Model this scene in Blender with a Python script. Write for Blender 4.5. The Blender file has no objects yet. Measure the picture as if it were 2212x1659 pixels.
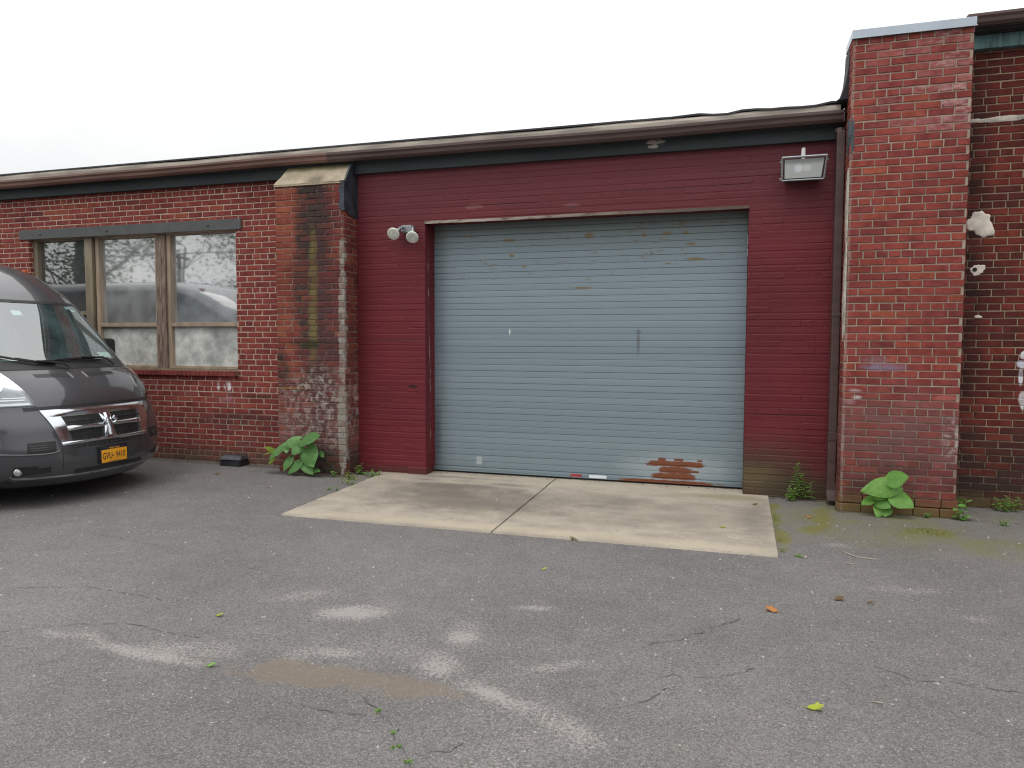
import bpy, bmesh, math, random
import numpy as np
from mathutils import Vector, Matrix
random.seed(7); np.random.seed(7)
PI = math.pi
scene = bpy.context.scene
COL = scene.collection

# ------------------------------------------------------------------ camera
cam = bpy.data.cameras.new("camera"); cam_ob = bpy.data.objects.new("camera", cam); COL.objects.link(cam_ob)
yaw, pit, rol = .297714, .058037, .0034208
f_ = Vector((-math.sin(yaw)*math.cos(pit), math.cos(yaw)*math.cos(pit), -math.sin(pit)))
R_ = f_.cross(Vector((0, 0, 1))).normalized(); U_ = R_.cross(f_)
R2 = math.cos(rol)*R_+math.sin(rol)*U_; U2 = -math.sin(rol)*R_+math.cos(rol)*U_
mw = Matrix((R2, U2, -f_)).transposed().to_4x4(); mw.translation = (0, 0, 1.55)
cam_ob.matrix_world = mw
cam.sensor_width = 36; cam.lens = 36*1564.2/2212; cam.clip_end = 2000; cam.clip_start = .05
scene.camera = cam_ob
scene.view_settings.view_transform = 'Standard'; scene.view_settings.look = 'None'
scene.cycles.use_denoising = True; scene.cycles.denoiser = 'OPENIMAGEDENOISE'; scene.cycles.denoising_input_passes = 'RGB_ALBEDO_NORMAL'; scene.cycles.denoising_prefilter = 'ACCURATE'; scene.cycles.pixel_filter_type = 'BLACKMAN_HARRIS'; scene.cycles.filter_width = 1.2
scene.view_settings.exposure = 0; scene.view_settings.gamma = 1

# ------------------------------------------------------------------ node helpers
class NG:
    def __init__(s, nt): s.nt = nt
    def n(s, typ, ins=None, **props):
        nd = s.nt.nodes.new(typ)
        for k, v in props.items(): setattr(nd, k, v)
        for k, v in (ins or {}).items(): s.put(nd.inputs[k], v)
        return nd
    def put(s, sock, v):
        if isinstance(v, bpy.types.NodeSocket): s.nt.links.new(v, sock)
        elif v is not None:
            if sock.type == 'RGBA' and len(v) == 3: v = (*v, 1)
            sock.default_value = v
    def m(s, op, a, b=None, c=None, clamp=False):
        nd = s.n('ShaderNodeMath', operation=op, use_clamp=clamp)
        for i, v in enumerate((a, b, c)):
            if v is not None: s.put(nd.inputs[i], v)
        return nd.outputs[0]
    def mix(s, fac, a, b, blend='MIX'):
        nd = s.n('ShaderNodeMix', data_type='RGBA', blend_type=blend)
        s.put(nd.inputs[0], fac); s.put(nd.inputs[6], a); s.put(nd.inputs[7], b)
        return nd.outputs[2]
    def noise(s, scale, detail=3, vec=None, rough=.55, dist=0):
        nd = s.n('ShaderNodeTexNoise', {'Scale': scale, 'Detail': detail, 'Roughness': rough, 'Distortion': dist})
        if vec is not None: s.put(nd.inputs['Vector'], vec)
        return nd.outputs[0]
    def mr(s, v, a, b, c=0., d=1., smooth=True):
        nd = s.n('ShaderNodeMapRange', interpolation_type='SMOOTHSTEP' if smooth else 'LINEAR')
        s.put(nd.inputs[0], v)
        for i, q in enumerate((a, b, c, d)): s.put(nd.inputs[i+1], q)
        return nd.outputs[0]
    def ramp(s, fac, stops):
        nd = s.n('ShaderNodeValToRGB'); cr = nd.color_ramp
        while len(cr.elements) < len(stops): cr.elements.new(.5)
        for e, (p, c) in zip(cr.elements, stops): e.position = p; e.color = (*c, 1) if len(c) == 3 else c
        s.put(nd.inputs[0], fac); return nd.outputs[0]
    def pos(s):
        if not hasattr(s, '_p'): s._p = s.n('ShaderNodeNewGeometry').outputs['Position']
        return s._p
    def xyz(s):
        if not hasattr(s, '_x'):
            s._x = s.n('ShaderNodeSeparateXYZ', {0: s.pos()}).outputs
        return s._x
    def scaled(s, v):
        return s.n('ShaderNodeMapping', {'Vector': s.pos(), 'Scale': v}).outputs[0]
    def attr(s, name):
        return s.n('ShaderNodeVertexColor', layer_name=name)
    def bump(s, h, strength=.5, dist=.01, normal=None):
        nd = s.n('ShaderNodeBump', {'Height': h, 'Strength': strength, 'Distance': dist})
        if normal is not None: s.put(nd.inputs['Normal'], normal)
        return nd.outputs[0]
    def blob(s, ax, c, r, soft=.35, amt=.6, ns=6, pw=2):
        X = s.xyz(); a = {'x': 0, 'y': 1, 'z': 2}
        da = s.m('DIVIDE', s.m('SUBTRACT', X[a[ax[0]]], c[0]), r[0])
        db = s.m('DIVIDE', s.m('SUBTRACT', X[a[ax[1]]], c[1]), r[1])
        if pw == 2: d = s.m('SQRT', s.m('ADD', s.m('MULTIPLY', da, da), s.m('MULTIPLY', db, db)))
        else: d = s.m('POWER', s.m('ADD', s.m('POWER', s.m('ABSOLUTE', da), pw), s.m('POWER', s.m('ABSOLUTE', db), pw)), 1./pw)
        nz = s.m('MULTIPLY', s.m('SUBTRACT', s.noise(ns, 4, s.pos(), .65), .5), amt*2)
        return s.mr(s.m('ADD', d, nz), 1+soft, 1-soft)

def new_mat(name):
    m = bpy.data.materials.new(name); m.use_nodes = True
    nt = m.node_tree; nt.nodes.clear(); g = NG(nt)
    g.out = g.n('ShaderNodeOutputMaterial')
    return m, g
def principled(g, col, rough=.7, metal=0., normal=None, spec=.5, **kw):
    b = g.n('ShaderNodeBsdfPrincipled')
    g.put(b.inputs['Base Color'], col); g.put(b.inputs['Roughness'], rough); g.put(b.inputs['Metallic'], metal)
    g.put(b.inputs['Specular IOR Level'], spec)
    if normal is not None: g.put(b.inputs['Normal'], normal)
    for k, v in kw.items(): g.put(b.inputs[k.replace('_', ' ')], v)
    g.nt.links.new(b.outputs[0], g.out.inputs[0]); return b
def simple(name, col, rough=.6, metal=0., var=.25, scale=8, bump=.15, bscale=60, streak=None, **kw):
    m, g = new_mat(name)
    nz = g.noise(scale, 5, g.scaled(streak or (1, 1, 1)))
    lo = tuple(c*(1-var) for c in col); hi = tuple(min(1, c*(1+var)) for c in col)
    c = g.mix(g.mr(nz, .3, .7), lo, hi)
    nrm = g.bump(g.noise(bscale, 4, g.pos()), bump, .004) if bump else None
    principled(g, c, g.m('ADD', g.m('MULTIPLY', nz, .2), rough-.1), metal, nrm, **kw)
    return m

def apply_stains(g, c, stains, mod=None):
    for s in stains:
        if s.get('ymax'): s = dict(s)
        fac = g.m('MULTIPLY', g.blob(s.get('ax', 'xz'), s['c'], s['r'], s.get('soft', .4), s.get('amt', .6), s.get('ns', 6)), s.get('k', .8))
        if s.get('ymax'):
            yy = g.m('ADD', g.xyz()[1], g.m('MULTIPLY', g.m('SUBTRACT', g.noise(7, 4, g.pos(), .65), .5), .22))
            fac = g.m('MULTIPLY', fac, g.mr(yy, s['ymax']+.012, s['ymax']-.012))
        if s.get('speck'):
            fac = g.m('MULTIPLY', fac, g.mr(g.noise(s['speck'], 4, g.pos(), .7), .45, .62))
        if mod is not None: fac = g.m('MULTIPLY', fac, mod, clamp=True)
        c = g.mix(fac, c, s['col'], s.get('blend', 'MIX'))
    return c

BRICK_PAL = [(0, (.165, .044, .042)), (.2, (.225, .050, .045)), (.5, (.262, .056, .047)), (.8, (.290, .064, .048)), (1, (.34, .092, .054))]
def brick_mats(name, pal, mortar, stains, gain=1.0, grime=(0, 0)):
    out = []
    for kind in ('brick', 'mortar'):
        m, g = new_mat(name+'_'+kind)
        fine = g.noise(95, 4, g.pos(), .7); mid = g.noise(9, 4, g.pos(), .6); big = g.noise(1.3, 4, g.pos(), .6)
        if kind == 'brick':
            a = g.attr('bc'); sp = g.n('ShaderNodeSeparateColor', {0: a.outputs[0]}).outputs
            c = g.ramp(sp[0], pal)
            c = g.mix(g.mr(mid, .25, .75), c, g.mix(1, c, (.55, .50, .50), 'MULTIPLY'))
            c = g.mix(g.m('MULTIPLY', g.mr(fine, .52, .75), .5), c, (.045, .018, .016))
            hz = g.m('MULTIPLY', sp[2], g.mr(g.noise(22, 5, g.scaled((.6, 1, 1.4)), .7), .30, .75))
            c = g.mix(g.m('MULTIPLY', hz, .75), c, (.50, .30, .30))
            h = g.m('ADD', g.m('MULTIPLY', fine, .6), mid)
        else:
            c = g.mix(g.mr(mid, .3, .7), tuple(x*.72 for x in mortar), tuple(x*1.12 for x in mortar))
            c = g.mix(g.m('MULTIPLY', g.mr(fine, .5, .8), .5), c, tuple(x*.45 for x in mortar))
            h = fine
        c = g.mix(g.mr(big, .35, .7, 0, .4), c, g.mix(1, c, (.55, .52, .52), 'MULTIPLY'))
        if grime[1]:
            z = g.m('ADD', g.xyz()[2], g.m('MULTIPLY', g.m('SUBTRACT', mid, .5), .35))
            c = g.mix(g.m('MULTIPLY', g.mr(z, grime[0], 0.), grime[1]), c, (.045, .028, .022))
        mod = g.mr(g.m('ADD', sp[1], g.m('MULTIPLY', g.m('SUBTRACT', g.noise(19, 4, g.pos(), .7), .5), 1.2)), 0., 1., .45, 1.25) if kind == 'brick' else g.mr(g.noise(19, 4, g.pos(), .7), .3, .7, .5, 1.15)
        c = apply_stains(g, c, stains, mod)
        if gain != 1: c = g.mix(1, c, (gain, gain, gain), 'MULTIPLY')
        principled(g, c, .88, 0, g.bump(h, .55, .004), .25)
        out.append(m)
    return out

# ------------------------------------------------------------------ mesh helpers
class MB:
    def __init__(s): s.v = []; s.f = []; s.mi = []; s.c = []
    def vert(s, p): s.v.append(tuple(p)); return len(s.v)-1
    def face(s, pts, mi=0, col=(0, 0, 0)):
        i0 = len(s.v); s.v += [tuple(p) for p in pts]
        s.f.append(tuple(range(i0, i0+len(pts)))); s.mi.append(mi); s.c.append(col)
    def facei(s, idx, mi=0, col=(0, 0, 0)): s.f.append(tuple(idx)); s.mi.append(mi); s.c.append(col)
    def box(s, lo, hi, mi=0, bev=0.0, mat=None):
        bm = bmesh.new(); bmesh.ops.create_cube(bm, size=1)
        for v in bm.verts:
            v.co = Vector([lo[i]+(v.co[i]+.5)*(hi[i]-lo[i]) for i in range(3)])
        if bev: bmesh.ops.bevel(bm, geom=bm.edges[:], offset=bev, segments=2, affect='EDGES', profile=.6)
        if mat is not None: bm.transform(mat)
        s.add_bm(bm, mi)
    def add_bm(s, bm, mi=0):
        bm.verts.ensure_lookup_table(); i0 = len(s.v)
        for k, v in enumerate(bm.verts): v.index = k; s.v.append(tuple(v.co))
        for f in bm.faces: s.f.append(tuple(i0+v.index for v in f.verts)); s.mi.append(mi); s.c.append((0, 0, 0))
        bm.free()
    def tube(s, pts, r, n=8, mi=0, caps=True):
        pts = [Vector(p) for p in pts]; rs = r if isinstance(r, (list, tuple)) else [r]*len(pts)
        rings = []
        up = None
        for i, p in enumerate(pts):
            d = (pts[min(i+1, len(pts)-1)]-pts[max(i-1, 0)]).normalized()
            if up is None: up = d.orthogonal().normalized()
            up = (up-d*up.dot(d))
            up = up.normalized() if up.length > 1e-5 else d.orthogonal().normalized()
            sd = d.cross(up)
            rings.append([s.vert(p+rs[i]*(math.cos(2*PI*k/n)*up+math.sin(2*PI*k/n)*sd)) for k in range(n)])
        for a, b in zip(rings, rings[1:]):
            for k in range(n): s.facei((a[k], a[(k+1) % n], b[(k+1) % n], b[k]), mi)
        if caps: s.facei(rings[0][::-1], mi); s.facei(rings[-1], mi)
    def lathe(s, prof, M, n=20, mi=0):
        rings = [[s.vert(M @ Vector((r*math.cos(2*PI*k/n), r*math.sin(2*PI*k/n), h))) for k in range(n)] for r, h in prof]
        for a, b in zip(rings, rings[1:]):
            for k in range(n): s.facei((a[k], a[(k+1) % n], b[(k+1) % n], b[k]), mi)
        if prof[0][0] > 1e-4: s.facei(rings[0][::-1], mi)
        if prof[-1][0] > 1e-4: s.facei(rings[-1], mi)
    def extrude(s, prof, x0, x1, mi=0, n=1, jit=None):
        # prof: closed list of (y,z), extruded along x
        rings = []
        for i in range(n+1):
            x = x0+(x1-x0)*i/n
            rings.append([s.vert((x, y+(jit(x, k)[0] if jit else 0), z+(jit(x, k)[1] if jit else 0))) for k, (y, z) in enumerate(prof)])
        m_ = len(prof)
        for a, b in zip(rings, rings[1:]):
            for k in range(m_): s.facei((a[k], b[k], b[(k+1) % m_], a[(k+1) % m_]), mi)
        s.facei(rings[0], mi); s.facei(rings[-1][::-1], mi)
    def build(s, name, mats, parent=None, smooth=False, cname='bc', fixn=False, merge=0):
        me = bpy.data.meshes.new(name); me.from_pydata(s.v, [], s.f)
        mats = mats if isinstance(mats, (list, tuple)) else [mats]
        for m in mats: me.materials.append(m)
        me.polygons.foreach_set('material_index', s.mi)
        if any(c != (0, 0, 0) for c in s.c):
            ca = me.color_attributes.new(cname, 'FLOAT_COLOR', 'CORNER')
            arr = []
            for f, c in zip(s.f, s.c): arr += [c[0], c[1], c[2], 1.]*len(f)
            ca.data.foreach_set('color', arr)
        if fixn or merge:
            bm = bmesh.new(); bm.from_mesh(me)
            if merge: bmesh.ops.remove_doubles(bm, verts=bm.verts[:], dist=merge)
            if fixn: bmesh.ops.recalc_face_normals(bm, faces=bm.faces[:])
            bm.to_mesh(me); bm.free()
        if smooth:
            me.polygons.foreach_set('use_smooth', [True]*len(me.polygons))
            if smooth != True: me.set_sharp_from_angle(angle=math.radians(smooth))
        me.update()
        o = bpy.data.objects.new(name, me); COL.objects.link(o)
        if parent is not None:
            o.parent = parent
            w = Vector((0, 0, 0)); p = parent
            while p is not None: w += p.location; p = p.parent
            o.location = -w
            if parent.get('_local') or o.get('_local'): pass
        return o
def thing(name, label, cat, loc=(0, 0, 0), group=None):
    o = bpy.data.objects.new(name, None); COL.objects.link(o); o.location = loc
    o.empty_display_size = .2
    return tag(o, label, cat, group)
def tag(o, label, cat, group=None):
    o['label'] = label; o['category'] = cat
    if group: o['group'] = group
    return o
def struct(o, kind='structure'): o['kind'] = kind; return o

def sub_rects(rects, holes):
    for h in holes:
        out = []
        for (a, b, c, d) in rects:           # u0,u1,z0,z1
            if h[1] <= a or h[0] >= b or h[3] <= c or h[2] >= d: out.append((a, b, c, d)); continue
            if h[0] > a: out.append((a, h[0], c, d))
            if h[1] < b: out.append((h[1], b, c, d))
            u0, u1 = max(a, h[0]), min(b, h[1])
            if h[2] > c: out.append((u0, u1, c, h[2]))
            if h[3] < d: out.append((u0, u1, h[3], d))
        rects = out
    return rects
def brick_wall(mb, P, u0, u1, z0, z1, holes=(), course=.0675, zoff=0., hdr=7, hph=6, L=.213, joint=.010, relief=.005, tone=None, jit=.0015, cham=.004, uph=0., runs=(1,)):
    for r in sub_rects([(u0, u1, z0, z1)], holes):
        mb.face([P(r[0], r[2], 0), P(r[1], r[2], 0), P(r[1], r[3], 0), P(r[0], r[3], 0)], 1, (.5, .5, .01))
    k0 = int(math.floor((z0-zoff)/course))
    k = k0
    while zoff+k*course < z1:
        za, zb = zoff+k*course+joint/2, zoff+(k+1)*course-joint/2
        head = (k % hdr) == hph
        w = L/2 if head else L
        u = u0-(w*.5 if (k % 2) else 0)-w+uph+random.uniform(-.006, .006)
        if head: u += w*.25
        zj = random.uniform(-.0015, .0015)
        while u < u1:
            wr = w*random.choice(runs)
            a, b = max(u+joint/2, u0), min(u+wr-joint/2, u1)
            u += wr
            if b-a < .018: continue
            tr, hz = tone((a+b)/2, (za+zb)/2) if tone else (random.random(), 0)
            colr = (max(.001, min(1, tr)), random.random(), hz)
            dr = relief+random.uniform(-.0012, .0018)
            tl = random.uniform(-.0012, .0012)
            for (c0, c1, d0, d1) in sub_rects([(a, b, max(za+zj, z0), min(zb+zj, z1))], holes):
                if c1-c0 < .012 or d1-d0 < .010: continue
                J = lambda: random.uniform(-jit, jit)
                ch = min(cham, (c1-c0)*.3, (d1-d0)*.3)
                o = [(c0+J(), d0+J()), (c1+J(), d0+J()), (c1+J(), d1+J()), (c0+J(), d1+J())]
                s = [(1, 1), (-1, 1), (-1, -1), (1, -1)]
                ii = [(p[0]+ch*q[0], p[1]+ch*q[1]) for p, q in zip(o, s)]
                B = [P(p[0], p[1], .0004) for p in o]
                F = [P(p[0], p[1], dr+tl*q[1]) for p, q in zip(ii, s)]
                mb.face(F, 0, colr)
                for i in range(4):
                    j = (i+1) % 4
                    mb.face([B[i], B[j], F[j], F[i]], 0, colr)
        k += 1
def tone_plain(u, z): return random.betavariate(2.2, 2.0), 0.0

def irregular(mb, P, cu, cz, ru, rz, n=22, depth=.012, amp=.28, seed=0, base=.004):
    rnd = random.Random(seed); ph = [rnd.uniform(0, 6.28) for _ in range(4)]
    def rad(t): return 1+amp*(.5*math.sin(2*t+ph[0])+.35*math.sin(3*t+ph[1])+.25*math.sin(5*t+ph[2])+.2*math.sin(9*t+ph[3]))
    ring = []
    for (s, d) in ((1, 0), (.97, base+depth*.35), (.80, base+depth*.8), (.45, base+depth)):
        ring.append([mb.vert(P(cu+ru*s*rad(2*PI*k/n)*math.cos(2*PI*k/n), cz+rz*s*rad(2*PI*k/n)*math.sin(2*PI*k/n), d*(1+.10*rnd.uniform(-1, 1)))) for k in range(n)])
    for a, b in zip(ring, ring[1:]):
        for k in range(n): mb.facei((a[k], a[(k+1) % n], b[(k+1) % n], b[k]))
    mb.facei(ring[-1])

# ------------------------------------------------------------------ world and sun (bright overcast)
wd = bpy.data.worlds.new("World"); scene.world = wd; wd.use_nodes = True
g = NG(wd.node_tree); wd.node_tree.nodes.clear()
SUN_EL, SUN_AZ = math.radians(62), math.radians(200)      # azimuth clockwise from +Y
sky = g.n('ShaderNodeTexSky', sky_type='NISHITA', sun_disc=False, sun_elevation=SUN_EL, sun_rotation=SUN_AZ, air_density=1.2, dust_density=3)
gen = g.n('ShaderNodeTexCoord').outputs['Generated']
dz = g.n('ShaderNodeSeparateXYZ', {0: gen}).outputs
cl = g.noise(2.2, 5, g.n('ShaderNodeMapping', {'Vector': gen, 'Scale': (1, 1, 2.2)}).outputs[0], .55, .6)
grad = g.mr(dz[2], 0., .9, 10.0, 19.0)
left = g.mr(g.n('ShaderNodeVectorMath', {0: gen, 1: (-.72, .64, .27)}, operation='DOT_PRODUCT').outputs['Value'], .86, .995, 1., .90)
lum = g.m('MULTIPLY', g.m('MULTIPLY', grad, g.mr(cl, .25, .75, .97, 1.10)), left)
tint = g.mix(g.mr(lum, 8., 11.), (.955, .985, 1.01), (1.0, 1.0, .995))
cloud = g.n('ShaderNodeVectorMath', {0: tint, 1: g.n('ShaderNodeCombineXYZ', {0: lum, 1: lum, 2: lum}).outputs[0]}, operation='MULTIPLY').outputs[0]
col = g.mix(.90, sky.outputs[0], cloud)
bg = g.n('ShaderNodeBackground', {'Color': col, 'Strength': .1})
wo = g.n('ShaderNodeOutputWorld'); g.nt.links.new(bg.outputs[0], wo.inputs[0])
sl = bpy.data.lights.new("sun", 'SUN'); sl.energy = .9; sl.angle = math.radians(24); sl.color = (1, .97, .93)
so = bpy.data.objects.new("sun", sl); COL.objects.link(so)
d = Vector((math.sin(SUN_AZ)*math.cos(SUN_EL), math.cos(SUN_AZ)*math.cos(SUN_EL), math.sin(SUN_EL)))
so.rotation_euler = d.to_track_quat('Z', 'Y').to_euler(); so.location = (0, -10, 20)

# ------------------------------------------------------------------ materials
WALL_STAINS_L = [
    dict(c=(-6.25, .985), r=(.022, .045), col=(.72, .70, .74), k=.7, soft=.6, amt=.4, ns=18),
    dict(c=(-6.16, .98), r=(.014, .03), col=(.72, .70, .74), k=.6, soft=.6, amt=.4, ns=18),
    dict(c=(-6.09, .975), r=(.028, .05), col=(.75, .72, .76), k=.7, soft=.6, amt=.4, ns=18),
    dict(c=(-6.1, .80), r=(.22, .08), col=(.40, .22, .24), k=.45, soft=.8, ns=12, speck=9),
    dict(c=(-6.0, .55), r=(.9, .09), col=(.05, .028, .026), k=.55, soft=.6, ns=7),
    dict(c=(-5.6, .86), r=(.30, .025), col=(.04, .025, .02), k=.6, soft=.5, ns=9),
    dict(c=(-6.0, .05), r=(1.4, .12), col=(.09, .07, .05), k=.6, soft=.6),
]
BUT_STAINS = [
    dict(c=(-5.0, 2.9), r=(.20, .62), col=(.28, .085, .045), k=.35, soft=.7, amt=.5),
    dict(c=(-4.63, 3.0), r=(.22, .55), col=(.030, .022, .020), k=.95, soft=.3, amt=.8, ns=4.5),
    dict(c=(-4.70, 2.2), r=(.22, 1.1), col=(.045, .032, .028), k=.8, soft=.35, amt=.9, ns=5),
    dict(c=(-4.50, 1.6), r=(.22, 1.3), col=(.070, .034, .036), k=.75, soft=.4, amt=.9, ns=4),
    dict(c=(-4.655, 2.35), r=(.05, .45), col=(.150, .125, .045), k=.75, soft=.6, amt=.9, ns=9),
    dict(c=(-4.665, 1.75), r=(.055, .45), col=(.155, .125, .050), k=.75, soft=.6, amt=.9, ns=9),
    dict(c=(-4.72, 1.52), r=(.30, .05), col=(.03, .03, .015), k=.75, soft=.5, amt=.5, ns=10),
    dict(c=(-5.10, 1.20), r=(.10, .24), col=(.025, .02, .018), k=.75, soft=.5, amt=.5, ns=9),
    dict(c=(-4.97, .995), r=(.20, .014), col=(.30, .15, .03), k=.9, soft=.5, amt=.3, ns=12),
    dict(c=(-4.85, .97), r=(.16, .016), col=(.012, .010, .008), k=.9, soft=.5, amt=.3, ns=12),
    dict(c=(-4.63, .72), r=(.42, .42), col=(.55, .50, .45), k=.85, soft=.6, amt=.6, ns=5, speck=14),
    dict(c=(-4.7, .55), r=(.55, .55), col=(.10, .06, .058), k=.55, soft=.7),
    dict(c=(-4.6, .10), r=(.6, .22), col=(.035, .030, .022), k=.75, soft=.6),
]
CORNER_PATCH = [dict(c=(-4.295, .55), r=(.06, .56), col=(.25, .23, .20), k=.9, soft=.12, amt=.95, ns=6, ymax=7.41),
                dict(c=(-4.285, 1.55), r=(.05, .60), col=(.26, .24, .21), k=.9, soft=.12, amt=1.25, ns=5, ymax=7.40),
                dict(c=(-4.275, 2.45), r=(.042, .45), col=(.27, .25, .22), k=.9, soft=.12, amt=1.25, ns=5.5, ymax=7.40)]
PIER_STAINS = [
    dict(c=(1.30, 1.33), r=(.17, .032), col=(.20, .17, .24), k=.7, soft=.5, amt=.4, ns=9),
    dict(c=(1.22, 1.40), r=(.12, .03), col=(.20, .12, .15), k=.5, soft=.6, amt=.4, ns=9),
    dict(c=(1.06, 1.115), r=(.045, .014), col=(.60, .55, .57), k=.6, soft=.7, amt=.5, ns=14),
    dict(c=(1.08, 1.055), r=(.035, .014), col=(.60, .55, .57), k=.6, soft=.7, amt=.5, ns=14),
    dict(c=(1.02, 1.01), r=(.04, .02), col=(.45, .36, .40), k=.6, soft=.7, amt=.5, ns=14),
    dict(c=(1.80, 1.065), r=(.085, .024), col=(.42, .13, .13), k=.7, soft=.3, amt=.3),
    dict(c=(1.5, .70), r=(.8, .34), col=(.125, .070, .070), k=.62, soft=.8, amt=.5, ns=4),
    dict(c=(1.88, .72), r=(.10, .16), col=(.50, .44, .45), k=.5, soft=.7, amt=.7, ns=12, speck=16),
    dict(c=(1.3, .30), r=(.8, .18), col=(.050, .028, .026), k=.6, soft=.7),
    dict(c=(1.4, .02), r=(.9, .13), col=(.10, .095, .035), k=.85, soft=.6),
    dict(c=(.972, 2.0), r=(.012, 2.6), col=(.36, .32, .27), k=.35, soft=.5, amt=.6, ns=8),
]
RIGHT_STAINS_SHADE = [
    dict(c=(2.02, 2.2), r=(.17, 2.2), col=(.018, .010, .010), k=.72, soft=.7, amt=.3),  # shade beside the pier, painted into the brick along the inner corner
    dict(c=(2.5, .25), r=(1.2, .42), col=(.035, .022, .019), k=.75, soft=.7, amt=.4),
    dict(c=(2.4, .02), r=(1.2, .09), col=(.10, .08, .035), k=.8, soft=.6),
    dict(c=(2.58, 1.44), r=(.055, .045), col=(.75, .76, .80), k=.95, soft=.15, amt=.6, ns=14),
    dict(c=(2.56, 1.36), r=(.06, .04), col=(.62, .64, .74), k=.95, soft=.15, amt=.6, ns=14),
    dict(c=(2.535, 1.25), r=(.018, .09), col=(.60, .60, .66), k=.9, soft=.2, amt=.3, ns=14),
    dict(c=(2.56, 1.04), r=(.035, .07), col=(.75, .76, .78), k=.95, soft=.2, amt=.4, ns=12),
    dict(c=(2.60, .97), r=(.05, .04), col=(.70, .72, .75), k=.95, soft=.2, amt=.4, ns=12),
    dict(c=(2.64, 1.25), r=(.03, .22), col=(.70, .72, .78), k=.95, soft=.2, amt=.3, ns=10),
]
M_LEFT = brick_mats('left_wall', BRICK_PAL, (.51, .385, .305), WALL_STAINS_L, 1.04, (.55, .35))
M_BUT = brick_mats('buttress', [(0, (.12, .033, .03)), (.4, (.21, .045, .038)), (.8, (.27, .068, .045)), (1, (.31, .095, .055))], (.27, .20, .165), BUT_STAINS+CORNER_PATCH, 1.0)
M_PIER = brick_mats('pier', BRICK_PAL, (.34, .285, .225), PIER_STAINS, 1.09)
M_RIGHT = brick_mats('right_wall', [(0, (.095, .026, .022)), (.35, (.15, .030, .024)), (.7, (.205, .038, .028)), (1, (.25, .055, .034))], (.34, .27, .185), RIGHT_STAINS_SHADE, .95)

def paint_mats():
    m, g = new_mat('maroon_paint')
    big = g.noise(1.1, 4, g.pos()); mid = g.noise(7, 5, g.scaled((.5, 1, 1.6)), .65); fine = g.noise(70, 4, g.pos(), .7)
    c = g.mix(g.mr(big, .3, .7), (.100, .0090, .0142), (.136, .0125, .0195))
    z = g.xyz()[2]
    c = g.mix(g.mr(g.m('ADD', z, g.m('MULTIPLY', mid, .5)), 2.6, 3.6, 0, .55), c, (.112, .026, .033))
    c = g.mix(g.m('MULTIPLY', g.mr(mid, .58, .8), .25), c, (.165, .036, .042))
    c = g.mix(g.m('MULTIPLY', g.mr(fine, .69, .76), .4), c, (.21, .08, .08))
    c = g.mix(g.m('MULTIPLY', g.mr(g.noise(4.5, 5, g.pos(), .75), .66, .70), .35), c, (.055, .012, .013))
    c = apply_stains(g, c, [
        dict(c=(.25, .15), r=(.55, .36), col=(.055, .040, .022), k=.85, soft=.65, amt=.5),
        dict(c=(.22, .18), r=(.22, .12), col=(.13, .10, .045), k=.6, soft=.7, amt=.5),
        dict(c=(.7, .05), r=(.5, .16), col=(.05, .038, .02), k=.8, soft=.6),
        dict(c=(-3.8, .03), r=(.6, .06), col=(.06, .022, .018), k=.7, soft=.6),
        dict(c=(-3.82, 1.555), r=(.46, .005), col=(.03, .006, .008), k=.85, soft=.5, amt=.35, ns=14),
        dict(c=(.5, .835), r=(.42, .006), col=(.02, .005, .006), k=.85, soft=.5, amt=.35, ns=14),
        dict(c=(-2.6, 3.06), r=(.8, .005), col=(.04, .010, .012), k=.7, soft=.5, amt=.8, ns=9),
        dict(c=(-.6, 3.12), r=(.9, .005), col=(.05, .012, .014), k=.7, soft=.5, amt=.8, ns=9),
        dict(c=(-2.80, 3.045), r=(.10, .022), col=(.21, .085, .09), k=.6, soft=.1, amt=1.1, ns=24),
        dict(c=(-1.68, 2.985), r=(.055, .012), col=(.035, .010, .012), k=.7, soft=.2, amt=.8, ns=24),
        dict(c=(-1.68, 3.01), r=(.09, .024), col=(.20, .075, .08), k=.5, soft=.1, amt=1.1, ns=24),
        dict(c=(-3.55, 1.03), r=(.06, .02), col=(.02, .006, .006), k=.9, soft=.3, amt=.4, ns=20)])
    hb = g.m('ADD', g.m('MULTIPLY', g.noise(26, 5, g.scaled((.55, 1, 1.7)), .65), 1.), g.m('MULTIPLY', fine, .25))
    principled(g, c, .62, 0, g.bump(hb, .65, .006), .35)
    return m
M_PAINT = paint_mats()

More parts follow.
